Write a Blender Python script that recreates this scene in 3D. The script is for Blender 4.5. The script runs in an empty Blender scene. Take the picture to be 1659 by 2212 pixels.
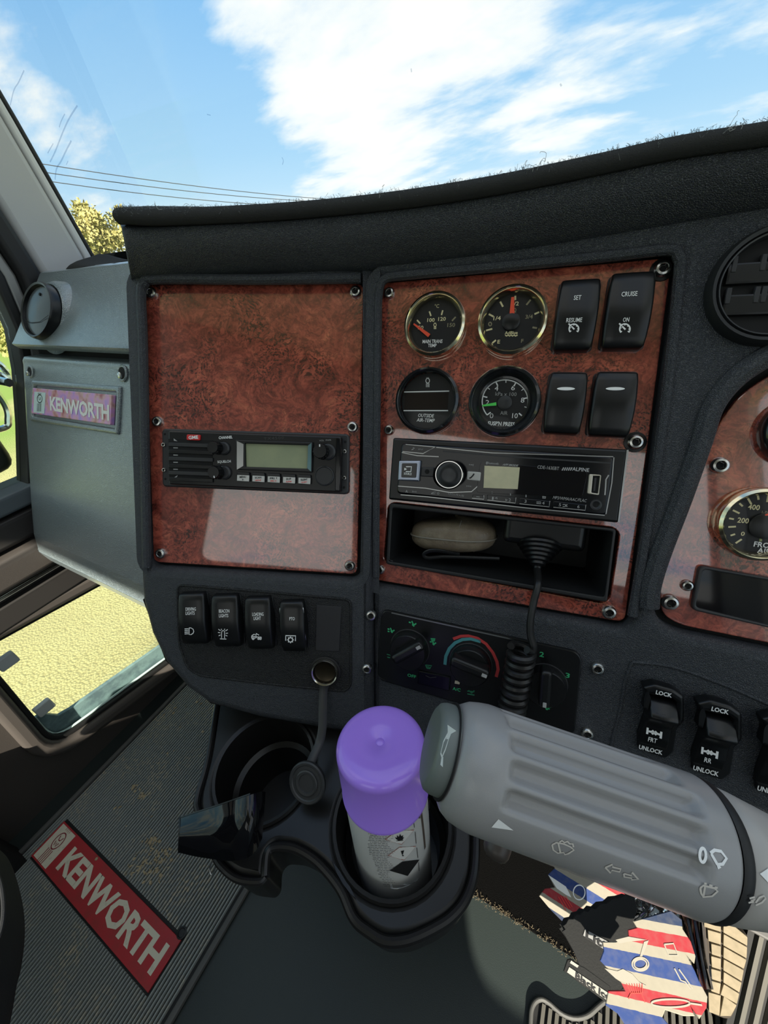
import bpy, bmesh, math, random
from mathutils import Vector, Matrix
from mathutils.geometry import tessellate_polygon
random.seed(7)
sc = bpy.context.scene
col = sc.collection
V3 = Vector
# ---------------------------------------------------------------- camera
FPX, CX, CY = 831.0, 829.5, 1106.0
EYE = V3((0, 0, .92))
ROT = Matrix(((.88335918, .2038934, -.42202374),
              (.46168209, -.53372666, .70850935),
              (-.08078494, -.82070904, -.56560628)))      # x = vehicle right, y = forward, z = up
cd = bpy.data.cameras.new('camera'); cam = bpy.data.objects.new('camera', cd); col.objects.link(cam)
cd.sensor_fit = 'VERTICAL'; cd.sensor_height = 36; cd.lens = 36 * FPX / 2212; cd.clip_start = .01; cd.clip_end = 3000
m = Matrix.Identity(4)
for i in range(3):
    m[i][0] = ROT[i][0]; m[i][1] = -ROT[i][1]; m[i][2] = -ROT[i][2]; m[i][3] = EYE[i]
cam.matrix_world = m
sc.camera = cam
# ---------------------------------------------------------------- colour management, sky, sun
vs = sc.view_settings
vs.view_transform = 'Standard'; vs.look = 'None'; vs.exposure = 0.7; vs.gamma = 1.0; vs.use_curve_mapping = False


class NT:
    """small node-tree builder"""
    def __init__(s, nt):
        s.nt = nt; nt.nodes.clear()

    def n(s, t, ins=None, **kw):
        nd = s.nt.nodes.new(t)
        for k, v in kw.items(): setattr(nd, k, v)
        for k, v in (ins or {}).items():
            if hasattr(v, 'is_output') or hasattr(v, 'links'): s.nt.links.new(v, nd.inputs[k])
            else: nd.inputs[k].default_value = v
        return nd

    def math(s, op, a, b=0.0, c=0.0, clamp=False):
        nd = s.nt.nodes.new('ShaderNodeMath'); nd.operation = op; nd.use_clamp = clamp
        for i, v in enumerate((a, b, c)):
            if hasattr(v, 'links'): s.nt.links.new(v, nd.inputs[i])
            else: nd.inputs[i].default_value = v
        return nd.outputs[0]

    def vmath(s, op, a, b=(0, 0, 0), out=0):
        nd = s.nt.nodes.new('ShaderNodeVectorMath'); nd.operation = op
        for i, v in enumerate((a, b)):
            if hasattr(v, 'links'): s.nt.links.new(v, nd.inputs[i])
            elif not isinstance(v, (int, float)): nd.inputs[i].default_value = v
            else: nd.inputs['Scale'].default_value = v
        return nd.outputs[out]

    def ramp(s, fac, stops, interp='LINEAR'):
        nd = s.nt.nodes.new('ShaderNodeValToRGB'); cr = nd.color_ramp; cr.interpolation = interp
        while len(cr.elements) < len(stops): cr.elements.new(.5)
        for e, (p, c) in zip(cr.elements, stops):
            e.position = p
            e.color = (c, c, c, 1) if isinstance(c, (int, float)) else (*c, 1)
        s.nt.links.new(fac, nd.inputs[0]); return nd.outputs[0]

    def mix(s, fac, a, b, blend='MIX'):
        nd = s.nt.nodes.new('ShaderNodeMix'); nd.data_type = 'RGBA'; nd.blend_type = blend
        for i, v in ((0, fac), (6, a), (7, b)):
            if hasattr(v, 'links'): s.nt.links.new(v, nd.inputs[i])
            elif i == 0: nd.inputs[0].default_value = v
            else: nd.inputs[i].default_value = (*v, 1)
        return nd.outputs[2]

    def link(s, a, b): s.nt.links.new(a, b)


def rayd(x, y):
    return (ROT @ V3((x - CX, y - CY, FPX))).normalized()


wd = bpy.data.worlds.new('sky'); sc.world = wd; wd.use_nodes = True
T = NT(wd.node_tree)
tc = T.n('ShaderNodeTexCoord').outputs['Generated']
sep = T.n('ShaderNodeSeparateXYZ', {0: tc})
zz = T.math('MAXIMUM', sep.outputs[2], 0.0)
blue = T.ramp(zz, [(0, (.42, .57, .65)), (.12, (.29, .47, .62)), (.35, (.155, .34, .57)), (.75, (.085, .23, .48))])
den = T.math('ADD', zz, .22)
cxy = T.n('ShaderNodeCombineXYZ', {0: T.math('DIVIDE', sep.outputs[0], den), 1: T.math('DIVIDE', sep.outputs[1], den), 2: 0.0}).outputs[0]
mp = T.n('ShaderNodeMapping', {0: cxy, 1: (3.1, 1.7, 0), 2: (0, 0, .5), 3: (.75, 1.25, 1)}).outputs[0]
nz = T.n('ShaderNodeTexNoise', {'Vector': mp, 'Scale': 2.2, 'Detail': 9.0, 'Roughness': .55, 'Distortion': .25}).outputs[0]
nz2 = T.n('ShaderNodeTexNoise', {'Vector': mp, 'Scale': 6.0, 'Detail': 7.0, 'Roughness': .6}).outputs[0]
dens = T.math('ADD', T.math('MULTIPLY', nz, .75), T.math('MULTIPLY', nz2, .25))
# broad cloud banks (direction, tightness, weight), all round the sky
for (px, py, k, w) in ((1050, -100, 14, .04), (1500, 20, 30, .035), (900, 190, 70, .04), (760, 340, 140, .08), (680, 150, 110, .06), (1200, 350, 70, .06), (480, 30, 90, .09), (800, 60, 40, .035), (130, 268, 500, .12), (270, 285, 700, .11), (390, 312, 1200, .11), (560, 20, 120, .07),
                       (60, 130, 600, .06), (400, 190, 90, -.16), (130, 40, 60, -.12), (1560, 190, 70, -.06), (470, 340, 80, -.15), (560, 130, 200, -.05), (1500, 250, 150, -.06), (610, 230, 300, .06), (1000, 330, 200, -.05)):
    d = rayd(px, py)
    dt = T.vmath('DOT_PRODUCT', T.vmath('NORMALIZE', tc), d, out=1)
    dens = T.math('ADD', dens, T.math('MULTIPLY', T.math('EXPONENT', T.math('MULTIPLY', T.math('SUBTRACT', dt, 1.0), float(k))), w))
for d, k, w in ((V3((-.05, -.92, .38)), 5, .20), (V3((.6, -.6, .6)), 6, .07), (V3((0, -.1, 1)), 4, .10), (V3((.9, .3, .4)), 6, .1)):  # out-of-view banks; rear and overhead ones added to whiten reflection and skylight
    dt = T.vmath('DOT_PRODUCT', T.vmath('NORMALIZE', tc), d.normalized(), out=1)
    dens = T.math('ADD', dens, T.math('MULTIPLY', T.math('EXPONENT', T.math('MULTIPLY', T.math('SUBTRACT', dt, 1.0), float(k))), w))
cov = T.ramp(dens, [(.475, 0.0), (.53, .30), (.60, .75), (.70, 1.0)])
shade = T.ramp(dens, [(.50, (.56, .62, .65)), (.62, (.66, .67, .64)), (.80, (.64, .65, .63))])
skyc = T.mix(cov, blue, shade)
# low haze bank just above the skyline
hz = T.ramp(zz, [(0, 1.0), (.05, .8), (.11, .12), (.16, 0)])
skyc = T.mix(T.math('MULTIPLY', hz, .75), skyc, (.60, .65, .66))
below = T.math('GREATER_THAN', T.math('MULTIPLY', sep.outputs[2], -1.0), .02)
skyc = T.mix(below, skyc, (.33, .30, .22))
bg = T.n('ShaderNodeBackground', {'Color': skyc, 'Strength': 1.0})
out = T.n('ShaderNodeOutputWorld', {0: bg.outputs[0]})

sl = bpy.data.lights.new('sun', 'SUN'); sl.energy = 7.0; sl.angle = .0093; sl.color = (1, .93, .80)
so = bpy.data.objects.new('sun', sl); col.objects.link(so)
SUND = V3((.35, -.75, .60)).normalized()
so.rotation_euler = SUND.to_track_quat('Z', 'Y').to_euler(); so.location = (4, -5, 6)

# ---------------------------------------------------------------- frames: flat reference planes of the real dash, doors, floor


class Frame:
    def __init__(s, O, U, V):
        s.O = V3(O); s.U = V3(U).normalized(); s.V = V3(V).normalized(); s.N = s.U.cross(s.V).normalized()

    def px(s, x, y, h=0.0):          # photo pixel -> (u, v, h) on the plane at height h
        r = rayd(x, y)
        t = (s.O + s.N * h - EYE).dot(s.N) / r.dot(s.N)
        P = EYE + r * t - s.O
        return V3((P.dot(s.U), P.dot(s.V), h))

    def w(s, u, v=None, h=0.0):
        if v is None: u, v, h = u
        return s.O + s.U * u + s.V * v + s.N * h

    def wp(s, x, y, h=0.0): return s.w(s.px(x, y, h))

    def M(s, u=0, v=0, h=0):
        M = Matrix.Identity(4); P = s.w(u, v, h)
        for i in range(3):
            M[i][0] = s.U[i]; M[i][1] = s.V[i]; M[i][2] = s.N[i]; M[i][3] = P[i]
        return M

    def at(s, x, y, h=0.0): return s.M(*s.px(x, y, h))

    def loop(s, pts, h=0.0): return [s.px(x, y, h).to_2d() for x, y in pts]

    def hit(s, h=0.0): return lambda p: (s.wp(p[0], p[1], h), s.N)


def tilted(yaw, tilt, O):
    a, t = math.radians(yaw), math.radians(tilt)
    return Frame(O, (math.cos(a), math.sin(a), 0), (-math.sin(a) * math.sin(t), math.cos(a) * math.sin(t), math.cos(t)))


def through(yaw, tilt, dist):
    f = tilted(yaw, tilt, (0, 0, 0)); f.O = EYE - f.N * dist; return f


F1 = through(25, 29, .358)      # left wood panel and the switch panel below it, turned to the driver
F2 = through(9, 27, .339)       # centre wood panel, heater controls and the field to the right
F3 = through(5, 28, .345)
FD = Frame((-.855, 0, 0), (0, 1, 0), (0, 0, 1))      # passenger door
FG = tilted(0, 26, (-.6, .298, .822))                # glovebox face
FU = tilted(0, 40, (-.6, .302, .833))                # upper passenger dash
FL = Frame((0, 0, 0), (1, 0, 0), (0, 1, 0))          # cab floor
FC = Frame((0, 0, .52), (1, 0, 0), (0, 1, 0))        # cup holder rim


def crop(ox, oy, s): return lambda *p: [(ox + x / s, oy + y / s) for x, y in p] if len(p) > 1 or isinstance(p[0], tuple) else (ox + p[0] / s, oy + p[1] / s)


def c1(c, pts): return [(c[0] + x / c[2], c[1] + y / c[2]) for x, y in pts]


K2 = (820, 560, 2.514); K3 = (320, 900, 3.456); K4 = (800, 920, 2.676); K5 = (1400, 480, 2.404); K6 = (340, 1240, 3.607)
K7 = (780, 1290, 3.016); K8 = (1280, 1400, 4.377); KC = (680, 1480, 3.687); KS = (920, 1480, 2.245); KB = (1000, 1780, 2.517)
KL = (0, 1480, 2.9625); KU = (380, 1480, 4.1475); KT = (0, 400, 3.95); KM = (0, 960, 3.16); KP = (0, 160, 3.95)


def k(c, x, y): return (c[0] + x / c[2], c[1] + y / c[2])


# ---------------------------------------------------------------- mesh helpers
WM = {}


def fillet(pts, r, n=4):
    """round the corners of a 2-D loop"""
    out = []
    L = len(pts)
    for i in range(L):
        a, b, c = V3(pts[i - 1]), V3(pts[i]), V3(pts[(i + 1) % L])
        da, dc = (a - b), (c - b)
        rr_ = r[i] if isinstance(r, (list, tuple)) else r
        if rr_ <= 0: out.append(b); continue
        q = min(rr_, da.length * .48, dc.length * .48)
        p0 = b + da.normalized() * q; p1 = b + dc.normalized() * q
        for j in range(n + 1):
            t = j / n
            out.append(p0 * (1 - t) ** 2 + b * 2 * t * (1 - t) + p1 * t * t)
    return out


def rr(w, h, r, n=4, cx=0, cy=0):
    return [p + V3((cx, cy)) for p in fillet([(-w / 2, -h / 2), (w / 2, -h / 2), (w / 2, h / 2), (-w / 2, h / 2)], r, n)]


def circ(r, n=24, cx=0, cy=0): return [V3((cx + r * math.cos(2 * math.pi * i / n), cy + r * math.sin(2 * math.pi * i / n))) for i in range(n)]


def area(l): return .5 * sum(l[i - 1][0] * l[i][1] - l[i][0] * l[i - 1][1] for i in range(len(l)))


def inset(l, d):
    L = len(l); out = []
    for i in range(L):
        a, b, c = l[i - 1], l[i], l[(i + 1) % L]
        e1 = (b - a); e2 = (c - b)
        n1 = V3((-e1.y, e1.x)); n2 = V3((-e2.y, e2.x))
        if n1.length > 1e-9: n1.normalize()
        if n2.length > 1e-9: n2.normalize()
        s = n1 + n2
        if s.length < 1e-6: s = n1
        s.normalize()
        q = max(.5, s.dot(n2) if n2.length > 0 else 1)
        out.append(b + s * d / q)
    return out


class MB:
    def __init__(s): s.v = []; s.f = []; s.flat = set()

    def add(s, vs, fs, M=None):
        o = len(s.v)
        s.v += [(M @ V3(v)) if M else V3(v) for v in vs]
        s.f += [tuple(o + i for i in f) for f in fs]
        return s

    def plate(s, outer, z0, z1, bev=0., seg=3, holes=(), M=None, back=True):
        outer = [V3(p).to_2d() if len(p) > 2 else V3(p) for p in outer]
        loops = [outer if area(outer) > 0 else outer[::-1]]
        for h in holes:
            h = [V3(p) for p in h]
            loops.append(h if area(h) < 0 else h[::-1])
        lev = [(z0, 0.)]
        if bev > 0:
            for j in range(seg + 1):
                a = math.pi / 2 * j / seg
                lev.append((z1 - bev + bev * math.sin(a), bev * (1 - math.cos(a))))
        else: lev.append((z1, 0.))
        vs, fs = [], []
        base = []
        for lp in loops:
            L = len(lp); st = len(vs)
            for z, d in lev:
                for p in inset(lp, d) if d else lp: vs.append((p.x, p.y, z))
            for r in range(len(lev) - 1):
                for i in range(L):
                    a = st + r * L + i; b = st + r * L + (i + 1) % L
                    fs.append((a, b, b + L, a + L))
            base.append((st, L))
        nf0 = len(fs)
        for top in ((True, False) if back else (True,)):
            polys = []; idx = []
            for (st, L) in base:
                o = st + (L * (len(lev) - 1) if top else 0)
                polys.append([V3(vs[o + i]) for i in range(L)]); idx += [o + i for i in range(L)]
            if len(polys) == 1 and len(polys[0]) <= 4: fs.append(tuple(idx if top else idx[::-1])); continue
            for t in tessellate_polygon(polys):
                a, b, c = [V3(vs[idx[i]]) for i in t]
                nz_ = (b - a).cross(c - a).z
                if abs(nz_) < 1e-16: continue
                t = [idx[i] for i in t]
                if (nz_ > 0) != top: t = t[::-1]
                fs.append(tuple(t))
        s.flat |= set(range(len(s.f) + nf0, len(s.f) + len(fs)))
        return s.add(vs, fs, M)

    def lathe(s, prof, n=32, M=None, cap=False):
        vs, fs = [], []
        for r, z in prof:
            for i in range(n):
                a = 2 * math.pi * i / n; vs.append((r * math.cos(a), r * math.sin(a), z))
        for j in range(len(prof) - 1):
            for i in range(n):
                a = j * n + i; b = j * n + (i + 1) % n
                fs.append((a, b, b + n, a + n))
        if cap:
            fs.append(tuple(range(n))[::-1]); fs.append(tuple(range((len(prof) - 1) * n, len(prof) * n)))
        return s.add(vs, fs, M)

    def grid(s, rows, closed=False, M=None):
        vs = [p for r in rows for p in r]; n = len(rows[0]); fs = []
        for j in range(len(rows) - 1):
            for i in range(n if closed else n - 1):
                a = j * n + i; b = j * n + (i + 1) % n
                fs.append((a, b, b + n, a + n))
        return s.add(vs, fs, M)

    def tube(s, pts, r, n=10, cap=True, M=None, flat=1.0, up=None):
        pts = [V3(p) for p in pts]; rings = []
        prev = None
        for i, p in enumerate(pts):
            t = (pts[min(i + 1, len(pts) - 1)] - pts[max(i - 1, 0)]).normalized()
            if prev is None:
                a = V3(up) if up else (V3((0, 0, 1)) if abs(t.z) < .9 else V3((1, 0, 0)))
            else: a = prev
            b = t.cross(a).normalized(); a = b.cross(t).normalized(); prev = a
            q = r[i] if isinstance(r, (list, tuple)) else r
            rings.append([p + (a * math.cos(2 * math.pi * j / n) * flat + b * math.sin(2 * math.pi * j / n)) * q for j in range(n)])
        o = len(s.v)
        s.grid([rg for rg in rings], closed=True, M=M)
        if cap:
            L = len(rings)
            s.f.append(tuple(o + i for i in range(n))[::-1]); s.f.append(tuple(o + (L - 1) * n + i for i in range(n)))
        return s

    def box(s, a, b, M=None, bev=0):
        x0, y0, z0 = a; x1, y1, z1 = b
        if bev:
            return s.plate([(x0, y0), (x1, y0), (x1, y1), (x0, y1)], z0, z1, bev, 2, M=M)
        vs = [(x, y, z) for z in (z0, z1) for y in (y0, y1) for x in (x0, x1)]
        return s.add(vs, [(0, 2, 3, 1), (4, 5, 7, 6), (0, 1, 5, 4), (2, 6, 7, 3), (0, 4, 6, 2), (1, 3, 7, 5)], M)

    def ribbon(s, pls, hit, wid, closed=False):
        """flat printed strokes laid on a surface; wid in metres"""
        for pl in pls:
            P = [hit(p) for p in pl]
            if closed: P = P + [P[0]]
            vs = []
            for i, (p, nn) in enumerate(P):
                t = P[min(i + 1, len(P) - 1)][0] - P[max(i - 1, 0)][0]
                if closed and i in (0, len(P) - 1): t = P[1][0] - P[-2][0]
                sd = t.cross(nn)
                if sd.length < 1e-9: sd = V3((1, 0, 0))
                sd = sd.normalized() * wid / 2
                vs += [p - sd, p + sd]
            s.add(vs, [(2 * i, 2 * i + 2, 2 * i + 3, 2 * i + 1)[::-1] for i in range(len(P) - 1)])
        return s

    def patch(s, poly, hit, sub=0):
        """flat printed shape laid on a surface"""
        pts = list(poly)
        if sub:
            q = []
            for i in range(len(pts)):
                a, b = pts[i], pts[(i + 1) % len(pts)]
                for j in range(sub): q.append((a[0] + (b[0] - a[0]) * j / sub, a[1] + (b[1] - a[1]) * j / sub))
            cx = sum(p[0] for p in q) / len(q); cy = sum(p[1] for p in q) / len(q)
            rows = []
            for r in range(1, sub + 1): rows.append([hit((cx + (p[0] - cx) * r / sub, cy + (p[1] - cy) * r / sub))[0] for p in q])
            o = len(s.v); s.grid(rows, closed=True); s.v.append(V3(hit((cx, cy))[0])); c = len(s.v) - 1
            L = len(q)
            for i in range(L): s.f.append((c, o + i, o + (i + 1) % L))
            return s
        vs = [hit(p)[0] for p in pts]
        tri = tessellate_polygon([[V3((p[0], p[1], 0)) for p in pts]])
        nn = hit(pts[0])[1]; fs = []
        for t in tri:
            a, b, c = [vs[i] for i in t]
            fs.append(tuple(t) if (b - a).cross(c - a).dot(nn) > 0 else tuple(t[::-1]))
        return s.add(vs, fs)

    def mesh(s, name, angle=35, smooth=True):
        me = bpy.data.meshes.new(name); me.from_pydata([tuple(v) for v in s.v], [], s.f); me.update()
        if smooth:
            for p in me.polygons: p.use_smooth = True
            me.set_sharp_from_angle(angle=math.radians(angle))
            for i in s.flat: me.polygons[i].use_smooth = False
        return me

    def build(s, name, mat, parent=None, world=False, M=None, angle=35, label=None, kind=None, fixn=False, smooth=True):
        if world:
            iv = (WM[parent] if parent else (M or Matrix.Identity(4))).inverted()
            s.v = [iv @ V3(v) for v in s.v]
        me = s.mesh(name, angle, smooth)
        if fixn:
            bm = bmesh.new(); bm.from_mesh(me); bmesh.ops.recalc_face_normals(bm, faces=bm.faces); bm.to_mesh(me); bm.free()
        me.materials.append(mat)
        return link(name, me, parent, M, label, kind)


def link(name, me, parent=None, M=None, label=None, kind=None):
    o = bpy.data.objects.new(name, me); col.objects.link(o)
    if parent is not None:
        o.parent = parent; WM[o] = WM[parent] @ (M or Matrix.Identity(4))
        if M: o.matrix_local = M
    else:
        WM[o] = M or Matrix.Identity(4); o.matrix_world = WM[o]
    if label: o['label'] = label
    if kind: o['kind'] = kind
    return o


def thing(name, label, cat, M=None, group=None, kind=None):
    o = bpy.data.objects.new(name, None); col.objects.link(o); o.empty_display_size = .02
    o.matrix_world = M or Matrix.Identity(4); WM[o] = M or Matrix.Identity(4)
    return tag(o, label, cat, group, kind)


def tag(o, label, cat=None, group=None, kind=None):
    o['label'] = label
    if cat: o['category'] = cat
    if group: o['group'] = group
    if kind: o['kind'] = kind
    return o


TX = {}


def text_geo(s, bold=0., shear=0., spacing=1.0):
    key = (s, bold, shear, spacing)
    if key not in TX:
        cu = bpy.data.curves.new('t', 'FONT'); cu.body = s; cu.offset = bold; cu.shear = shear; cu.resolution_u = 2; cu.space_character = spacing
        ob = bpy.data.objects.new('t', cu)
        me = ob.to_mesh()
        vs = [v.co.copy() for v in me.vertices]; fs = [tuple(p.vertices) for p in me.polygons]
        ob.to_mesh_clear(); bpy.data.objects.remove(ob); bpy.data.curves.remove(cu)
        x0 = min(v.x for v in vs); x1 = max(v.x for v in vs); y0 = min(v.y for v in vs); y1 = max(v.y for v in vs)
        TX[key] = ([((v.x - x0) / (x1 - x0) - .5, (v.y - y0) / (y1 - y0) - .5) for v in vs], fs)
    return TX[key]


def text(F, s, cx, cy, wp, hp, par, mat, h=0.0, bold=.02, shear=0., name='lettering', rot=0., lift=.00025, spacing=1.0):
    """printed words on plane F: centre, width and height given in photo pixels"""
    vs, fs = text_geo(s, bold, shear, spacing)
    w = (F.px(cx + wp / 2, cy, h) - F.px(cx - wp / 2, cy, h)).length
    hh = (F.px(cx, cy + hp / 2, h) - F.px(cx, cy - hp / 2, h)).length
    c = F.px(cx, cy, h + lift); ca, sa = math.cos(rot), math.sin(rot)
    mb = MB(); P = []
    for x, y in vs:
        x *= w; y *= hh
        P.append(F.w(c.x + x * ca - y * sa, c.y + x * sa + y * ca, h + lift))
    mb.add(P, fs)
    return mb.build(name, mat, par, world=True, smooth=False)


def span(F, p, q, h=0.0): return (F.px(*p, h) - F.px(*q, h)).length


def arc(cx, cy, rx, ry, a0, a1, n=12): return [(cx + rx * math.cos(math.radians(a0 + (a1 - a0) * i / n)), cy - ry * math.sin(math.radians(a0 + (a1 - a0) * i / n))) for i in range(n + 1)]


def smooth_path(pts, n=6):
    """Catmull-Rom"""
    pts = [V3(p) for p in pts]; out = []
    for i in range(len(pts) - 1):
        a, b, c, d = pts[max(i - 1, 0)], pts[i], pts[i + 1], pts[min(i + 2, len(pts) - 1)]
        for j in range(n):
            t = j / n
            out.append(.5 * ((2 * b) + (c - a) * t + (2 * a - 5 * b + 4 * c - d) * t * t + (3 * b - a - 3 * c + d) * t ** 3))
    out.append(pts[-1]); return out
# ---------------------------------------------------------------- materials
def mat(name, base, rough=.5, metal=0., spec=.5, bump=None, coat=0., crough=.05, var=None, trans=0., ior=1.45, alpha=1.):
    """bump: (scale, strength, distance, kind); var: (scale, colour2, lo, hi)"""
    mt = bpy.data.materials.new(name); mt.use_nodes = True
    t = NT(mt.node_tree)
    b = t.n('ShaderNodeBsdfPrincipled', {'Base Color': (*base, 1), 'Roughness': rough, 'Metallic': metal, 'Specular IOR Level': spec, 'Coat Weight': coat, 'Coat Roughness': crough,
                                         'Transmission Weight': trans, 'IOR': ior, 'Alpha': alpha})
    t.n('ShaderNodeOutputMaterial', {0: b.outputs[0]})
    oc = t.n('ShaderNodeTexCoord').outputs['Object']
    if var:
        nzv = t.n('ShaderNodeTexNoise', {'Vector': oc, 'Scale': var[0], 'Detail': 5.0, 'Roughness': .6}).outputs[0]
        t.link(t.mix(t.ramp(nzv, [(var[2], 0.), (var[3], 1.)]), base, var[1]), b.inputs['Base Color'])
    if bump:
        sca, st, dist, kind = bump
        if kind == 'leather':
            w = t.n('ShaderNodeTexNoise', {'Vector': oc, 'Scale': sca * .35, 'Detail': 2.0}).outputs[1]
            vv = t.vmath('ADD', oc, t.vmath('SCALE', w, .9 / sca))
            a = t.n('ShaderNodeTexVoronoi', {'Vector': vv, 'Scale': sca}, feature='DISTANCE_TO_EDGE').outputs[0]
            a = t.ramp(a, [(0, 0.), (.25, 1.)])
            c2 = t.n('ShaderNodeTexNoise', {'Vector': oc, 'Scale': sca * .22, 'Detail': 4.0}).outputs[0]
            a = t.math('ADD', t.math('MULTIPLY', a, .6), t.math('MULTIPLY', c2, .9))
        elif kind == 'voronoi':
            a = t.n('ShaderNodeTexVoronoi', {'Vector': oc, 'Scale': sca}).outputs[0]
        else:
            a = t.n('ShaderNodeTexNoise', {'Vector': oc, 'Scale': sca, 'Detail': 4.0, 'Roughness': .6}).outputs[0]
        bn = t.n('ShaderNodeBump', {'Height': a, 'Strength': st, 'Distance': dist})
        t.link(bn.outputs[0], b.inputs['Normal'])
    return mt


LEATHER = mat('black_grained_vinyl', (.038, .042, .048), .34, bump=(880, .8, .0006, 'leather'))
LEATHER_F = mat('fine_black_vinyl', (.012, .0125, .013), .44, bump=(800, .7, .0007, 'leather'))
GLOVEV = mat('slate_vinyl', (.26, .32, .34), .34, coat=.8, crough=.32, bump=(420, 1.0, .0018, 'leather'))  # slate tone partly stands for window sheen on the vinyl
GLOVEV.node_tree.nodes['Principled BSDF'].inputs['Coat IOR'].default_value = 1.9; GLOVEV.node_tree.nodes['Principled BSDF'].inputs['Coat Weight'].default_value = 1.0
FELT = mat('black_felt', (.045, .046, .045), .95, spec=.1, bump=(1500, .8, .001, 'noise'))
SATIN = mat('satin_black_plastic', (.007, .0075, .008), .30)
SATIN2 = mat('matte_black_plastic', (.014, .015, .016), .5, bump=(1600, .3, .0003, 'noise'))
GLOSS = mat('gloss_black_plastic', (.004, .0045, .006), .12)
LENSBLK = mat('black_display_lens', (.006, .005, .006), .05)
BEZELBLK = mat('black_bezel', (.008, .009, .010), .2, coat=.5)
GREYBLK = mat('dark_grey_plastic', (.028, .029, .031), .38)
BACK = mat('black_backing', (.005, .005, .005), .8)
CHROME = mat('chrome', (.82, .82, .80), .12, 1.)
STEEL = mat('screw_steel', (.60, .60, .57), .25, 1.)
GOLD = mat('brass_bezel', (.86, .76, .52), .14, 1.)
SILVER = mat('silver_edge', (.42, .43, .43), .3, 1.)
WHITE = mat('white_print', (.86, .87, .85), .6)
DIMW = mat('dim_white_print', (.36, .36, .35), .6)
CREAM = mat('cream_print', (.80, .72, .42), .6)
DIMC = mat('dim_cream_print', (.30, .27, .17), .6)
GREEN = mat('green_print', (.04, .42, .17), .6)
DIMG = mat('dim_green_print', (.02, .18, .09), .6)
REDP = mat('red_print', (.75, .05, .04), .5)
NEEDLE = mat('orange_needle', (.95, .10, .04), .45)
GNEEDLE = mat('green_needle', (.10, .75, .12), .45)
TEAL = mat('teal_print', (.06, .25, .27), .5)
BLACKP = mat('black_print', (.01, .01, .01), .6)
LCD = mat('green_grey_lcd', (.30, .33, .19), .28, var=(60, (.24, .28, .17), .3, .8))
LCD2 = mat('cream_lcd', (.60, .56, .36), .3, var=(70, (.48, .46, .30), .35, .7))
DIAL = mat('black_dial', (.006, .006, .007), .5)
GREYPLATE = mat('grey_vinyl_insert', (.026, .026, .028), .55)


def glassy(name, tint=(1, 1, 1), refl=1.0, rough=0.0):
    mt = bpy.data.materials.new(name); mt.use_nodes = True
    t = NT(mt.node_tree)
    fr = t.n('ShaderNodeFresnel', {0: 1.45}).outputs[0]
    g = t.n('ShaderNodeBsdfGlossy', {0: (1, 1, 1, 1), 'Roughness': rough}); tr = t.n('ShaderNodeBsdfTransparent', {0: (*tint, 1)})
    mx = t.n('ShaderNodeMixShader', {0: t.math('MULTIPLY', fr, refl), 1: tr.outputs[0], 2: g.outputs[0]})
    t.n('ShaderNodeOutputMaterial', {0: mx.outputs[0]})
    return mt


GLASS = glassy('clear_glass', (.99, .995, .99), .08)
SIDEGLASS = glassy('green_tinted_glass', (.93, .97, .90), .6)
LENS = glassy('gauge_glass', (.98, .98, .98), .25)
CELLO = glassy('cellophane', (.96, .96, .96), 1.0, .06)


def burl_mat():
    mt = bpy.data.materials.new('burl_wood_veneer'); mt.use_nodes = True
    t = NT(mt.node_tree)
    oc = t.n('ShaderNodeTexCoord').outputs['Object']
    w = t.n('ShaderNodeTexNoise', {'Vector': oc, 'Scale': 22.0, 'Detail': 3.0}).outputs[1]
    p = t.vmath('ADD', oc, t.vmath('SCALE', w, .035))
    big = t.n('ShaderNodeTexNoise', {'Vector': p, 'Scale': 34.0, 'Detail': 8.0, 'Roughness': .68, 'Distortion': 1.6}).outputs[0]
    fine = t.n('ShaderNodeTexNoise', {'Vector': p, 'Scale': 190.0, 'Detail': 6.0, 'Roughness': .7, 'Distortion': .8}).outputs[0]
    spots = t.n('ShaderNodeTexNoise', {'Vector': p, 'Scale': 420.0, 'Detail': 3.0, 'Roughness': .65}).outputs[0]
    area_ = t.n('ShaderNodeTexNoise', {'Vector': oc, 'Scale': 16.0, 'Detail': 2.0}).outputs[0]
    c = t.ramp(big, [(.32, (.16, .030, .022)), (.44, (.34, .070, .046)), (.56, (.50, .110, .070)), (.70, (.68, .190, .105))])
    c = t.mix(t.math('MULTIPLY', t.ramp(fine, [(.42, 1.), (.56, 0.)]), .6), c, (.12, .032, .022))
    fl = t.math('MULTIPLY', t.ramp(spots, [(.50, 0.), (.58, 1.)]), t.ramp(area_, [(.42, .15), (.58, 1.)]))
    c = t.mix(t.math('MULTIPLY', fl, .85), c, (.035, .014, .012))
    b = t.n('ShaderNodeBsdfPrincipled', {'Base Color': c, 'Roughness': .22, 'IOR': 1.4, 'Coat Weight': 1.0, 'Coat IOR': 2.15, 'Coat Roughness': .035})
    bn = t.n('ShaderNodeBump', {'Height': fine, 'Strength': .08, 'Distance': .0004}); t.link(bn.outputs[0], b.inputs['Normal'])
    t.n('ShaderNodeOutputMaterial', {0: b.outputs[0]})
    return mt


BURL = burl_mat()


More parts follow.
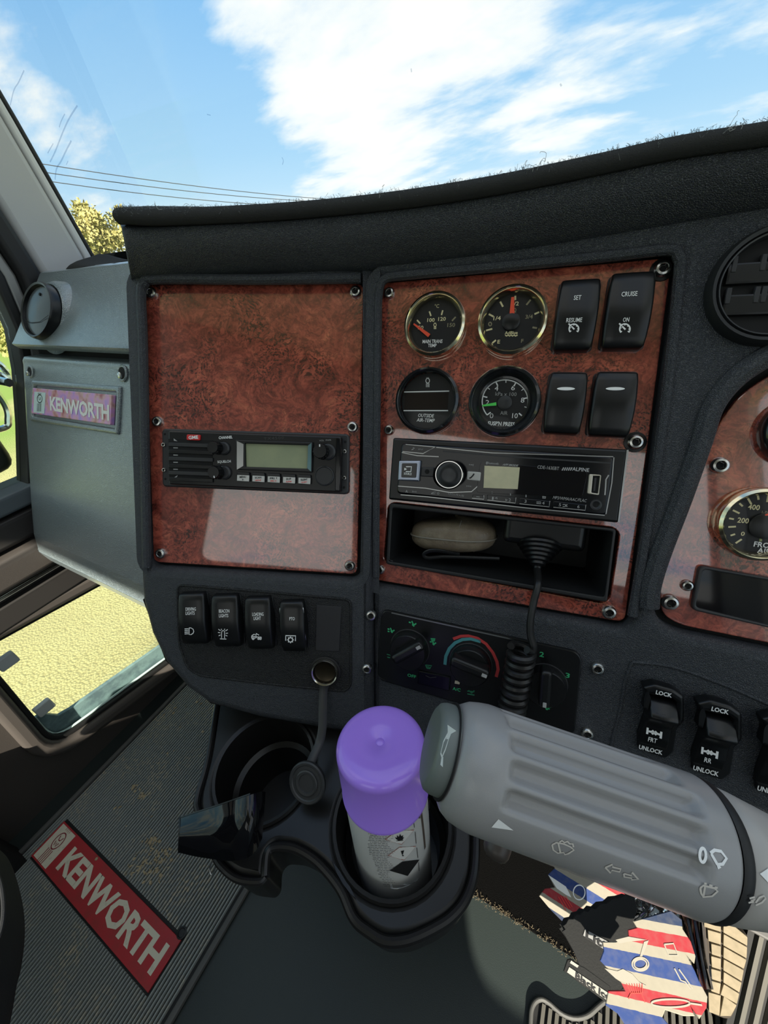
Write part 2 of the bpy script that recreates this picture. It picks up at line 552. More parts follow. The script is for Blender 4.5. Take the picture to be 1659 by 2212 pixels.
# ---------------------------------------------------------------- outside: ground, trees, power lines
GR = bpy.data.materials.new('pale_gravel'); GR.use_nodes = True
t = NT(GR.node_tree)
oc = t.n('ShaderNodeTexCoord').outputs['Object']
pv = t.n('ShaderNodeTexVoronoi', {'Vector': oc, 'Scale': 62.0})
gn = t.n('ShaderNodeTexNoise', {'Vector': oc, 'Scale': 1.4, 'Detail': 5.0}).outputs[0]
gc = t.mix(t.ramp(pv.outputs[0], [(.15, 0.), (.75, 1.)]), (.50, .45, .22), (.33, .29, .14))
gc = t.mix(t.math('MULTIPLY', t.ramp(gn, [(.4, 0.), (.65, 1.)]), .4), gc, (.30, .26, .14))
far = t.vmath('LENGTH', oc, out=1)
gn2 = t.n('ShaderNodeTexNoise', {'Vector': oc, 'Scale': .35, 'Detail': 4.0}).outputs[0]
gc = t.mix(t.math('MULTIPLY', t.ramp(t.math('DIVIDE', far, 30.0), [(.25, 0.), (.33, 1.)]), t.ramp(gn2, [(.38, 0.), (.5, 1.)])), gc, (.20, .28, .06))
gb = t.n('ShaderNodeBsdfPrincipled', {'Base Color': gc, 'Roughness': .9})
gbn = t.n('ShaderNodeBump', {'Height': pv.outputs[0], 'Strength': .6, 'Distance': .01}); gbn.invert = True
t.link(gbn.outputs[0], gb.inputs['Normal'])
t.n('ShaderNodeOutputMaterial', {0: gb.outputs[0]})
mb = MB(); mb.box((-400, -400, -1.6), (400, 400, -1.35))
g = mb.build('ground', GR); tag(g, 'pale sunlit gravel yard outside the truck', kind='structure')

LEAF = mat('sunlit_leaves', (.42, .36, .13), .7, var=(.9, (.22, .22, .07), .35, .65))
BARK = mat('bark', (.16, .12, .09), .9)


def tree(label, x, y, hgt, rad, seed, n=2600):
    rng = random.Random(seed)
    th = thing('tree', label, 'tree', Matrix.Translation((x, y, -1.35)), 'trees beyond the yard')
    mb = MB(); mb.tube([(0, 0, 0), (.1, .05, hgt * .4), (0, .1, hgt * .8)], [.28, .2, .06], 8)
    blobs = []
    for i in range(26):
        q = rng.random(); a = rng.random() * 6.283; zz_ = hgt * (.28 + .66 * q); rr_ = rad * (1.05 - .75 * q ** 1.5) * rng.uniform(.3, 1)
        c = V3((math.cos(a) * rr_, math.sin(a) * rr_, zz_)); blobs.append((c, rad * rng.uniform(.2, .36)))
        mb.tube([(0, .05, zz_ * .75), c * .6 + V3((0, 0, zz_ * .35)), c], [.07, .04, .02], 5)
    blobs.append((V3((0, 0, hgt * .95)), rad * .22))
    mb.build('trunk', BARK, th)
    lf = MB()
    for i in range(n):
        c, r = rng.choice(blobs)
        d = V3((rng.gauss(0, 1), rng.gauss(0, 1), rng.gauss(0, 1))).normalized() * r * rng.random() ** .4
        p = c + d
        a = V3((rng.gauss(0, 1), rng.gauss(0, 1), rng.gauss(0, 1))).normalized(); b = a.orthogonal().normalized()
        s = rng.uniform(.07, .15)
        lf.add([p, p + a * s + b * s * .5, p + a * s * 2, p + a * s - b * s * .5], [(0, 1, 2, 3)])
    lf.build('foliage', LEAF, th, kind='stuff', smooth=False)


def far_at(px, py, dist):
    r = rayd(px, py); s = dist / math.hypot(r.x, r.y); return EYE + r * s


p = far_at(222, 560, 32); tree('tall olive-yellow tree rising beside the left roof pillar', p.x, p.y, (far_at(240, 432, 32).z + 1.35) / 1.02, 2.1, 3, 5200)
p = far_at(298, 560, 36); tree('lower yellow-green tree peeking over the end of the dashboard top', p.x, p.y, (far_at(290, 442, 36).z + 1.35) / 1.02, 1.7, 5, 2200)
HEDGE = mat('hedge_green', (.10, .14, .05), .9, var=(2, (.22, .22, .10), .4, .6), bump=(8, 1., .1, 'noise'))
for i, (px, d_, w_, h_) in enumerate(((14, 26, 2.2, 1.6), (30, 22, 1.6, 1.3))):
    p = far_at(px, 630, d_)
    th = thing('shrub', ('round green shrub far off in the side window, behind the front one', 'nearer low shrub seen low in the side window corner')[i], 'shrub', Matrix.Translation((p.x, p.y, -1.35)), 'shrubs at the yard edge')
    rng = random.Random(i); lf = MB()
    for q in range(700):
        d = V3((rng.gauss(0, 1), rng.gauss(0, 1), abs(rng.gauss(0, 1)))).normalized() * rng.random() ** .3
        pp = V3((d.x * w_, d.y * w_, d.z * h_)); a = V3((rng.gauss(0, 1), rng.gauss(0, 1), rng.gauss(0, 1))).normalized(); b = a.orthogonal().normalized()
        lf.add([pp, pp + a * .12 + b * .07, pp + a * .24, pp + a * .12 - b * .07], [(0, 1, 2, 3)])
    lf.build('foliage', LEAF, th, kind='stuff', smooth=False)
    mb = MB(); mb.tube([(0, 0, 0), (0, .05, h_ * .6)], [.08, .03], 6); mb.build('stem', BARK, th)
WIRE = mat('dark_wire', (.05, .05, .06), .6)
for (a, b, nm) in (((88, 356), (690, 434), 'topmost of the three'), ((97, 376), (640, 437), 'middle one of the three'), ((110, 396), (585, 446), 'lowest of the three')):
    A = far_at(a[0] - 150, a[1] - 17, 60); B = far_at(b[0] + 60, b[1] + 5, 75)
    mb = MB(); mb.tube([A.lerp(B, i / 12) + V3((0, 0, -.5 * (1 - (2 * i / 12 - 1) ** 2) + .35)) for i in range(13)], .035, 6)
    o = mb.build('power_line', WIRE); tag(o, 'thin overhead power line crossing the sky, ' + nm, 'cable', 'overhead power lines')
# ---------------------------------------------------------------- cab shell
FLOORV = mat('dark_floor_vinyl', (.022, .030, .028), .42, bump=(700, .3, .0006, 'noise'))
CARPET = mat('black_carpet', (.003, .003, .003), .95, spec=.1, bump=(900, 1., .002, 'noise'))
mb = MB(); mb.box((-.86, -1.15, -.05), (1.06, .95, 0)); fl = mb.build('floor', FLOORV); tag(fl, 'smooth dark cab floor covering', kind='structure')
mb = MB(); mb.plate([(-.86, .50), (1.06, .50), (1.06, .54), (-.86, .54)], 0, .95); o = mb.build('wall_front', CARPET); tag(o, 'dark firewall under the dashboard', kind='structure')
FRW = Frame((0, -1.15, 0), (-1, 0, 0), (0, 0, 1))
rwin = fillet([(-.20, 1.03), (.46, 1.03), (.46, 1.62), (-.20, 1.62)], .05, 4)
mb = MB(); mb.plate([(-1.10, -.05), (.90, -.05), (.90, 2.3), (-1.10, 2.3)], -.04, 0, holes=[rwin, fillet([(-1.05, 1.0), (-.60, 1.0), (-.60, 1.67), (-1.05, 1.67)], .04, 4)], M=FRW.M())  # second opening and the wall between placed to aim sun at the pedal
o = mb.build('wall_rear', mat('rear_trim', (.13, .125, .12), .85)); tag(o, 'grey padded back wall of the cab with a rear window opening and an added sun opening', kind='structure')
mb = MB(); mb.plate(inset([V3(p) for p in rwin], -.005), -.022, -.018, M=FRW.M()); o = mb.build('window_3', GLASS); tag(o, 'rear window of the cab behind the seats', kind='structure')
FR = Frame((1.06, 0, 0), (0, -1, 0), (0, 0, 1))
mb = MB(); mb.plate([(-.55, -.05), (1.15, -.05), (1.15, 2.3), (-.45, 2.3)], -.04, 0, holes=[fillet([(-.36, .72), (.95, .72), (.95, 1.85), (-.28, 1.85)], .05, 4)], M=FR.M())
o = mb.build('wall_right', mat('right_door_trim', (.58, .56, .52), .7)); tag(o, 'driver side door wall with a large window opening', kind='structure')  # window enlarged and trim kept pale to bring skylight into the cab
mb = MB(); mb.box((-.90, -1.19, 2.3), (1.10, -.64, 2.34)); o = mb.build('ceiling', mat('headliner', (.42, .41, .39), .9)); tag(o, 'pale headliner over the rear of the cab', kind='structure')  # roof cut short: open front admits skylight, rear part blocks sky reflections
# frayed edge of the floor covering in the driver footwell
ed = thing('carpet_piece', 'dark footwell carpet with a frayed tan edge beside the pedals', 'carpet', Matrix.Translation((.2, .33, 0)))
mb = MB(); mb.plate([(-.03, .187), (.60, .187), (.60, .5), (-.03, .5)], .0005, .006, .003, 2); mb.build('pile', CARPET, ed, world=True)
FRAY = mat('tan_fray', (.17, .135, .085), .9)
rng = random.Random(4); mb = MB()
for i in range(300):
    x = -.02 + .19 * rng.random(); y = .186 + rng.uniform(-.004, .006); a = rng.uniform(0, 6.28); L = rng.uniform(.0012, .0038)
    q = V3((x, y, .006)); mb.tube([q, q + V3((math.cos(a) * L, math.sin(a) * L, rng.uniform(.001, .004)))], .00035, 3)
mb.build('fringe', FRAY, ed, world=True, kind='stuff')

# ---- windscreen
FW = Frame((-.84, .50, .90), (1.84, .10, 0), (0, -.13, .8))
FW = Frame(FW.O, FW.U, (FW.V - FW.U * FW.V.dot(FW.U)))
ws = thing('window_1', 'clear windscreen above the dashboard', None, FW.M(), kind='structure')
mb = MB(); mb.plate(rr(1.92, 1.1, .05, 4, .94, .53), -.005, 0, .001, 1); mb.build('glass_pane', GLASS, ws)
def smooth_px(pl): return [(q.x, q.y) for q in smooth_path([(a, b, 0) for a, b in pl], 5)]
SMEAR = glassy('dried_smear', (.66, .70, .76), .1)
for pl, w in (([(52, 152), (40, 178), (30, 195), (22, 228)], .0022), ([(167, 228), (150, 255), (138, 280), (128, 305), (118, 330), (108, 350)], .0028), ([(140, 246), (132, 262), (128, 275)], .002), ([(154, 304), (143, 325), (132, 348), (122, 365), (119, 388)], .003),
              ([(115, 310), (108, 322), (103, 331)], .002), ([(609, 340), (612, 347), (610, 356)], .0016), ([(888, 148), (889, 156)], .002), ([(1210, 181), (1213, 186)], .002), ([(447, 247), (455, 249)], .0015), ([(143, 356), (147, 348)], .0015)):
    mb = MB(); mb.ribbon([smooth_px(pl)], FW.hit(.0004), w * .6); mb.build('smear', SMEAR, ws, world=True, label='dried streak on the glass')

# ---- passenger door
DOORM = mat('door_brown_grey', (.060, .052, .046), .5, bump=(900, .3, .0004, 'leather'))
DOORD = mat('door_black', (.035, .032, .030), .45)
DOORG = mat('door_grey_ledge', (.10, .12, .13), .45)
RUBBER = mat('rubber_seal', (.012, .012, .012), .55)
PEEPF = mat('peep_frame', (.085, .074, .066), .45)
door = thing('door_1', 'passenger door with a low peep window of clear glass', None, FD.M(.1, .3, 0), kind='structure')
peep = fillet([(.015, .405), (-.01, .115), (.40, .030), (.40, .355)], [.02, .05, .03, .03], 6)
mb = MB(); mb.plate([(-1.1, -.05), (.50, -.05), (.50, .60), (-1.1, .60)], -.05, 0, .004, 2, holes=[peep]); mb.v = [FD.w(v) for v in mb.v]; mb.build('door_panel', DOORM, door, world=True)
ring = [V3(p) for p in peep]
if area(ring) < 0: ring = ring[::-1]
mb = MB(); mb.plate(inset(ring, -.034), 0, .016, .010, 3, holes=[inset(ring, -.003)]); mb.v = [FD.w(v) for v in mb.v]; pf = mb.build('peep_window_frame', PEEPF, door, world=True)
mb = MB(); mb.plate(inset(ring, -.004), -.006, .004, .003, 2, holes=[inset(ring, .006)]); mb.v = [FD.w(v) for v in mb.v]; mb.build('seal', RUBBER, pf, world=True)
mb = MB(); mb.plate(inset(ring, -.002), -.030, -.025); mb.v = [FD.w(v) for v in mb.v]; mb.build('glass_pane', SIDEGLASS, door, world=True)
TEALR = mat('teal_glass_edge', (.22, .34, .33), .25, var=(30, (.13, .20, .21), .4, .6))
bot = [V3(p) for p in ((.012, .150), (.032, .122), (.40, .058), (.40, .018), (-.03, .10))]
mb = MB(); mb.plate([(.03, .155), (.05, .147), (.40, .085), (.40, .046), (.05, .118), (.018, .134), (.006, .21), (.0, .21), (-.005, .12), (.40, .03), (.41, .09), (.05, .16)][:1] + [(.05, .148), (.40, .083), (.40, .028), (-.008, .113), (.004, .19), (.014, .19)], -.024, -.016, .002, 2)
mb.v = [FD.w(v) for v in mb.v]; mb.build('glass_edge_band', TEALR, door, world=True, label='teal tinted lower edge of the glass')
mb = MB(); mb.tube([FD.w(v[0], v[1], -.008) for v in smooth_path([(.003, .20, 0), (.0, .15, 0), (.012, .122, 0), (.06, .108, 0), (.20, .082, 0), (.40, .043, 0)], 6)], .0028, 8); mb.build('glass_edge', mat('pale_glass_edge', (.55, .72, .68), .2), door, world=True)
CLIP = mat('grey_clip', (.50, .54, .52), .4)
for (x, y) in ((14, 1428), (95, 1528)):
    c = FD.px(x, y, -.012); mb = MB(); mb.plate(rr(.030, .026, .004, 3, c.x, c.y), -.016, -.006, .002, 2); mb.v = [FD.w(v) for v in mb.v]; mb.build('glass_clip', CLIP, door, world=True)
text(FD, 'BRODERICK'[::-1][:7], 135, 1506, 40, 6, door, BLACKP, -.0245, rot=.0) if False else None
for nm, z0, z1, h0, h1, mt_, bv in (('belt_ledge', .598, .630, -.05, .022, DOORG, .006), ('upper_rail', .545, .592, 0, .020, DOORD, .008), ('arm_pad', .482, .538, 0, .034, DOORM, .012),
                                    ('chrome_strip', .464, .474, 0, .012, CHROME, .003), ('lower_rail', .412, .456, 0, .018, DOORD, .006)):
    mb = MB(); mb.plate([(-1.05, z0), (.30, z0), (.30, z1), (-1.05, z1)], h0, h1, bv, 3); mb.v = [FD.w(v) for v in mb.v]; mb.build(nm, mt_, door, world=True)
# window surround: bars running up beside the pillar
def bar(name, pts0, pts1, h0, h1, mt_, par, bev=.004):
    mb = MB(); mb.plate(list(pts0) + list(pts1), h0, h1, bev, 3); mb.v = [FD.w(v) for v in mb.v]; return mb.build(name, mt_, par, world=True)
EDGE = [(.205, .61), (.262, .72), (.300, .80), (.322, .86), (.330, .93), (.318, 1.02), (.19, 1.7)]
def off(d): return [(y + d, z) for y, z in EDGE]
GREYMET = mat('grey_window_channel', (.30, .30, .29), .4, .4)
bar('window_frame', off(0), off(.016)[::-1], -.03, .012, RUBBER, door)
bar('window_channel', off(.017), off(.034)[::-1], -.03, .004, GREYMET, door)
bar('door_seal', off(.035), off(.066)[::-1], -.03, .018, RUBBER, door, .008)
mb = MB(); mb.plate([(-1.1, .6), (.20, .6)] + EDGE + [(-1.0, 1.7)], -.018, -.014); mb.v = [FD.w(v) for v in mb.v]
wn = mb.build('window_2', SIDEGLASS, None, world=True); tag(wn, 'passenger side window glass beside the dashboard', kind='structure')
# ---- roof pillar trim
PILG = mat('grey_pillar_trim', (.46, .46, .46), .6, bump=(1800, .25, .0003, 'noise'))
PILL = mat('pale_pillar_edge', (.60, .61, .61), .45)
pil = thing('trim_1', 'grey roof pillar trim between the windscreen and the side window', None, FD.M(.42, .9, 0), kind='structure')
P0 = [(.404, .84), (.399, .93), (.388, 1.02), (.26, 1.7)]; P1 = [(.472, .84), (.478, .95), (.450, 1.12), (.34, 1.7)]
bar('pillar_cover', P0, P1[::-1], -.03, .010, PILG, pil, .010)
bar('pillar_edge', [(y + .001, z) for y, z in P1], [(y + .013, z) for y, z in P1][::-1], -.03, .008, PILL, pil, .004)
bar('windscreen_seal', [(y + .014, z) for y, z in P1], [(y + .021, z) for y, z in P1][::-1], -.03, .006, RUBBER, pil, .003)
bar('inner_seal', [(y - .006, z) for y, z in P0], [(y - .0005, z) for y, z in P0][::-1], -.03, .006, RUBBER, pil, .003)
# ---- mirror bracket outside
FX = Frame((-1.02, 0, 0), (0, 1, 0), (0, 0, 1))
mbk = thing('mirror_bracket', 'bent metal mirror arms outside the side window', 'bracket', FX.M(.2, .75))
for pts in ([(-75, 764), (-10, 782), (12, 800), (20, 812), (24, 830)], [(-75, 796), (-8, 806), (14, 820), (24, 830)], [(-40, 812), (-5, 850), (14, 880), (18, 905), (8, 925), (-75, 940)]):
    mb = MB(); mb.tube(smooth_path([FX.wp(*p) for p in pts], 6), .006, 8); mb.build('arm', CHROME, mbk, world=True)

mb = MB(); mb.tube(smooth_path([FX.wp(24, 830), V3((-.96, .265, .80)), V3((-.905, .275, .79)), V3((-.865, .28, .785))], 5), .007, 8); mb.build('mount', CHROME, mbk, world=True)
q = FX.wp(-75, 850); mb = MB(); mb.plate(rr(.16, .26, .03, 4, q.y - .078, q.z - .02), -.03, .012, .01, 3); mb.v = [FX.w(v) for v in mb.v]; mb.build('mirror_head', SATIN, mbk, world=True)
# ---------------------------------------------------------------- passenger side of the dash
pd = thing('passenger_dashboard', 'slate blue grained passenger dashboard with a glovebox door and round vent', 'dashboard', Matrix.Translation((-.6, .35, .45)))
def extr(prof, x0, x1, name, mt_, bevel=.006, label=None, par=pd):
    """sweep a (y, z) profile along x with softened ends"""
    P = [V3((0, p[0], p[1])) for p in smooth_path([(a, b, 0) for a, b in prof], 4)]
    P = [V3((0, p.y, p.z)) for p in P]
    cy = sum(p.y for p in P) / len(P); cz = sum(p.z for p in P) / len(P)
    rows = []
    for x, s in ((x0, .90), (x0, .94), (x0 + bevel * .3, .98), (x0 + bevel, 1), (x1 - bevel, 1), (x1 - bevel * .3, .98), (x1, .94), (x1, .90)):
        rows.append([V3((x, cy + (p.y - cy) * s, cz + (p.z - cz) * s)) for p in P])
    mb = MB(); mb.grid(rows, closed=True)
    n_ = len(P); L = len(mb.v)
    mb.f.append(tuple(range(n_))[::-1]); mb.f.append(tuple(range(L - n_, L)))
    return mb.build(name, mt_, par, world=True, label=label, fixn=True)
def sub(prof, n=5):
    out = []
    for i in range(len(prof)):
        a, b = V3(prof[i]), V3(prof[(i + 1) % len(prof)])
        out.append(tuple(a))
        if (b - a).length > .03: out += [tuple(a.lerp(b, .06)), tuple(a.lerp(b, .5)), tuple(a.lerp(b, .94))]
    return out
XL, XR = -.822, -.37
extr(sub([(.305, .834), (.298, .842), (.385, .930), (.395, .932), (.48, .935), (.48, .834)]), XL - .004, XR, 'upper_panel', GLOVEV)
extr(sub([(.312, .822), (.300, .823), (.296, .815), (.240, .700), (.195, .606), (.172, .556), (.163, .525), (.168, .503), (.195, .485), (.40, .49), (.45, .60), (.45, .822)]), XL, XR, 'glovebox_door', GLOVEV, .010)
extr([(.33, .80), (.33, .845), (.44, .845), (.44, .80)], XL + .01, XR, 'gap_shadow_strip', BACK, .002)
# screw recesses
for (x, y, rx) in ((64, 803, .0085), (263, 806, .0095)):
    c = FG.px(x, y, .001); M = FG.M(c.x, c.y, .0005)
    mb = MB(); mb.lathe([(rx * 1.15, 0), (rx, .0012), (rx * .82, .0008), (rx * .75, -.001)], 20, M); s_ = mb.build('screw_recess', GLOVEV, pd, world=True)
    mb = MB(); mb.lathe([(rx * .8, .0004), (0, .0004)], 20, M); mb.build('hole', BACK, s_, world=True)
    mb = MB(); mb.lathe([(rx * .45, .0005), (rx * .42, .003), (rx * .25, .004), (0, .004)], 12, M @ Matrix.Translation((-.002, -.003, 0))); mb.build('bolt', STEEL, s_, world=True)
# name plate
bd = thing('name_plate', 'small shiny pink and violet name plate reading KENWORTH on the glovebox', 'sign', FG.at(157, 877, .003))
HOLO = bpy.data.materials.new('iridescent_film'); HOLO.use_nodes = True
t = NT(HOLO.node_tree); oc = t.n('ShaderNodeTexCoord').outputs['Object']
hn = t.n('ShaderNodeTexNoise', {'Vector': oc, 'Scale': 60.0, 'Detail': 2.0}).outputs[0]
hc = t.ramp(hn, [(.30, (.45, .08, .11)), (.45, (.68, .40, .40)), (.55, (.72, .34, .66)), (.68, (.46, .30, .75))])
hb = t.n('ShaderNodeBsdfPrincipled', {'Base Color': hc, 'Roughness': .35, 'Coat Weight': .15}); t.n('ShaderNodeOutputMaterial', {0: hb.outputs[0]})
bl = [(72, 838), (243, 853), (240, 918), (69, 893)]
lp = FG.loop(bl, .004); cc = FG.px(157, 877, .003)
lp = [p - cc.to_2d() for p in lp]
if area(lp) < 0: lp = lp[::-1]
mb = MB(); mb.plate(fillet(inset(lp, -.012), .004), -.004, -.0005, .003, 3, holes=[fillet(inset(lp, -.004), .003)]); mb.build('recess_rim', GLOVEV, bd)
mb = MB(); mb.plate(fillet(lp, .002), -.003, .002, .001, 2); pl_ = mb.build('plate', HOLO, bd, label='iridescent pink and violet plate')
text(FG, 'KENWORTH', 168, 881, 126, 33, bd, WHITE, .0052, .035, spacing=.95)
HZ = FG.hit(.0053)
mb = MB(); mb.patch(c1(KT, [(293, 1762), (390, 1770), (378, 1950), (285, 1938)]), HZ); mb.build('emblem_panel', mat('pale_print', (.62, .78, .78), .4), bd, world=True)
HZ = FG.hit(.0056)
mb = MB(); mb.ribbon([c1(KT, arc(338, 1822, 21, 34, 0, 360, 20))], HZ, .0012); mb.ribbon([c1(KT, [(318 + 8 * i, 1862), (316 + 8 * i, 1930)]) for i in range(5)], HZ, .0008)
mb.ribbon([c1(KT, [(326 + 6 * i, 1786), (324 + 6 * i, 1772)]) for i in range(5)], HZ, .0006); mb.ribbon([c1(KT, [(330, 1808), (334, 1830), (342, 1830), (346, 1808)])], HZ, .001); mb.build('emblem', BLACKP, bd, world=True)
# round vent at the end
FV = tilted(3, 32, FU.wp(99, 677, .010))
lv = thing('air_vent', 'closed round black air vent at the far end of the passenger dash', 'vent', FV.M())
rv = .040
mb = MB(); mb.lathe([(rv * 1.34, -.016), (rv * 1.24, -.007), (rv * 1.12, -.001), (rv * 1.05, .0005), (rv, -.002)], 40); mb.build('collar', GLOVEV, lv)
mb = MB(); mb.lathe([(rv * 1.0, -.006), (rv * 1.0, .010), (rv * .96, .013), (rv * .90, .012), (rv * .87, .006)], 40); mb.build('ring', SATIN, lv)
mb = MB(); mb.lathe([(rv * .88, .004), (rv * .86, .008), (rv * .6, .010), (0, .011)], 40); lf_ = mb.build('flap', mat('grey_flap', (.07, .08, .085), .25), lv)
mb = MB(); mb.ribbon([[(-rv * .8, -.012), (-.015, -.018), (.01, -.017), (rv * .78, -.008)]], lambda p: (V3((p[0], p[1], .0112)), V3((0, 0, 1))), .0009); mb.build('groove', BACK, lf_)
mb = MB(); mb.lathe([(.0022, .010), (.002, .0115), (0, .0118)], 10, Matrix.Translation((.005, .022, 0))); mb.build('pivot', BACK, lf_)

# ---------------------------------------------------------------- main dashboard
db = thing('dashboard', 'black grained dashboard with raised surrounds around the wood panels', 'dashboard', Matrix.Translation((-.1, .32, .45)))
TH = .010     # leather stands this much above the wood
P1 = [(315, 615), (790, 613), (775, 1242), (335, 1215)]
P2 = [(822, 612), (1452, 557), (1350, 1345), (806, 1252)]
P3 = [(2200, 628), (1780, 760), (1659, 806), (1592, 852), (1545, 915), (1500, 1040), (1418, 1262), (1424, 1325), (1462, 1348), (1659, 1388), (1780, 1412), (2200, 1496)]
def fl2(F, pts, r, h=0.0, n=5):
    lp = F.loop(pts, h)
    if area(lp) < 0: lp = lp[::-1]
    return fillet(lp, r, n)
hole1 = inset(fl2(F1, P1, .008), -.0025); hole2 = inset(fl2(F2, P2, .008), -.0025)
hole3 = inset(fl2(F2, P3, .010), -.004)
sk1 = F1.loop([(286, 540), (288, 640), (294, 900), (298, 1150), (299, 1240), (303, 1300), (322, 1370), (352, 1432), (400, 1490), (450, 1525), (560, 1556), (700, 1580), (807, 1595), (806, 1240), (806, 930), (806, 600), (806, 540)], TH)
mb = MB(); mb.plate(sk1, -.06, TH, .009, 4, holes=[hole1]); mb.v = [F1.w(v) for v in mb.v]; mb.build('left_face', LEATHER, db, world=True)
sk2 = F2.loop([(804, 540), (1000, 520), (1300, 470), (1600, 410), (1780, 370), (2330, 250), (2380, 900), (2380, 2000), (1850, 1860), (1400, 1760), (1000, 1660), (804, 1595), (804, 1240), (805, 900)], TH)
pocket = [(848, 1096), (1325, 1152), (1304, 1293), (838, 1208)]
mb = MB(); mb.plate(sk2, -.02, TH, .007, 4, holes=[hole2, hole3]); mb.v = [F2.w(v) for v in mb.v]; mb.build('centre_face', LEATHER, db, world=True)
ph = inset(fl2(F2, pocket, .004, 0), -.0045)
mb = MB(); mb.plate(F2.loop([(804, 560), (2300, 330), (2300, 1800), (804, 1560)]), -.012, -.006, holes=[ph]); mb.v = [F2.w(v) for v in mb.v]; mb.build('panel_backing', BACK, db, world=True)
mb = MB(); mb.plate(F1.loop([(300, 590), (800, 590), (800, 1260), (310, 1240)]), -.012, -.006); mb.v = [F1.w(v) for v in mb.v]; mb.build('panel_backing', BACK, db, world=True)
# padded rolls round the wood panels
def roll(F, pts, r, h, name='padded_edge'):
    mb = MB(); mb.tube(smooth_path([F.wp(x, y, h) for x, y in pts], 8), r, 10); return mb.build(name, LEATHER, db, world=True)
roll(F1, [(318, 1225), (316, 1150), (312, 900), (308, 720), (305, 640), (312, 612), (345, 603), (560, 604), (780, 601)], .0042, TH - .001)
roll(F2, [(812, 1245), (812, 1100), (814, 900), (816, 720), (818, 640), (830, 604), (880, 594), (1100, 574), (1300, 555), (1440, 540), (1466, 556), (1467, 600), (1440, 850), (1400, 1130), (1366, 1330)], .0036, TH - .002)
roll(F2, [(1700, 750), (1640, 778), (1580, 822), (1536, 880), (1510, 960), (1470, 1075), (1425, 1195), (1404, 1265), (1400, 1310)], .0075, TH - .002)
# brow: overhanging pad above the panels
cols = [((262, 484), (284, 606)), ((300, 483), (300, 604)), ((400, 479), (400, 597)), ((560, 471), (560, 590)), ((740, 456), (740, 585)), ((900, 438), (900, 570)), ((1080, 409), (1080, 548)), ((1290, 366), (1290, 515)), ((1460, 331), (1460, 486)), ((1659, 300), (1659, 452)), ((1800, 280), (1800, 425)), ((2050, 240), (2050, 375)), ((2330, 195), (2330, 318))]
rows = []
TOP = []
for (tx, ty), (bx_, by_) in cols:
    F = F1 if tx < 806 else F2
    pr = [(0, .030), (.04, .034), (.12, .036), (.30, .034), (.55, .028), (.80, .019), (1.0, TH - .001), (1.12, TH - .012)]
    row = []
    for q, h in pr:
        row.append(F.wp(tx + (bx_ - tx) * q, ty + (by_ - ty) * q, h))
    t0 = row[0]; TOP.append(t0)
    row = [t0 + V3((.05, .34, .0)), t0 + V3((.02, .12, .008)), t0 + V3((.006, .03, .006)), t0 + V3((.001, .006, .003))] + row
    rows.append(row)
# left end cap of the brow, curling back
first = [p + V3((-.004, .004, 0)) for p in rows[0]]
end = [p + V3((.0, .10, 0)) if i > 3 else p for i, p in enumerate(first)]
end2 = [p + V3((.012, .012, -.001)) for p in rows[0]]
rows = [[p + V3((.008, .12, 0)) for p in rows[0]], [p + V3((-.001, .02, 0)) for p in rows[0]], [p + V3((-.002, .006, 0)) for p in rows[0]]] + rows
def densify(rows, n=4):
    R = []
    cols_ = list(zip(*[smooth_path(r, 1) for r in rows]))
    cols_ = [smooth_path(c, n) for c in cols_]
    R = list(zip(*cols_))
    return [smooth_path(r, 3) for r in R]
mb = MB(); mb.grid(densify(rows)); mb.build('brow_pad', LEATHER, db, world=True, angle=80, fixn=True)
# side of the dash end (returns forward behind the left edge)
# recessed switch panel outline on the lower left face
sp = [(384, 1264), (560, 1278), (757, 1296), (757, 1480), (745, 1492), (600, 1478), (430, 1458), (405, 1440), (388, 1390)]
lp = F1.loop(sp, TH); lp = lp if area(lp) > 0 else lp[::-1]
lp = fillet(lp, .006, 4)
mb = MB(); mb.plate(inset(lp, -.0016), TH - .002, TH + .0012, .001, 2, holes=[inset(lp, .0008)]); mb.v = [F1.w(v) for v in mb.v]; mb.build('switch_panel_rim', LEATHER_F, db, world=True)
mb = MB(); mb.plate(inset(lp, .0008), TH - .002, TH + .0004); mb.v = [F1.w(v) for v in mb.v]; mb.build('switch_panel', LEATHER_F, db, world=True)
bp = F1.loop([(684, 1306), (738, 1310), (733, 1406), (682, 1404)], TH); bp = bp if area(bp) > 0 else bp[::-1]
mb = MB(); mb.plate(fillet(bp, .001, 2), TH - .001, TH + .0012, .0005, 2); mb.v = [F1.w(v) for v in mb.v]; mb.build('blank_plate', GREYPLATE, db, world=True, label='smooth dark grey blank cover')
# underside of the dash
mb = MB(); mb.grid([[F1.wp(x, y, TH - .008 - .0) + V3((0, d_, e_)) for d_, e_ in ((.003, 0), (.04, .01), (.25, .05))] for x, y in ((303, 1300), (352, 1432), (450, 1525), (700, 1580), (806, 1595))] +
                   [[F2.wp(x, y, TH - .008) + V3((0, d_, e_)) for d_, e_ in ((.003, 0), (.04, .01), (.25, .05))] for x, y in ((1000, 1660), (1400, 1760), (1850, 1860), (2370, 1990))]); mb.build('underside', BACK, db, world=True)
# right-hand side ridge of the lower switch area
roll(F2, [(1365, 1430), (1350, 1470), (1340, 1530), (1322, 1600), (1315, 1650)], .0012, TH, 'moulded_line')
roll(F2, [(1365, 1430), (1450, 1440), (1560, 1478), (1680, 1530)], .0012, TH, 'moulded_line')

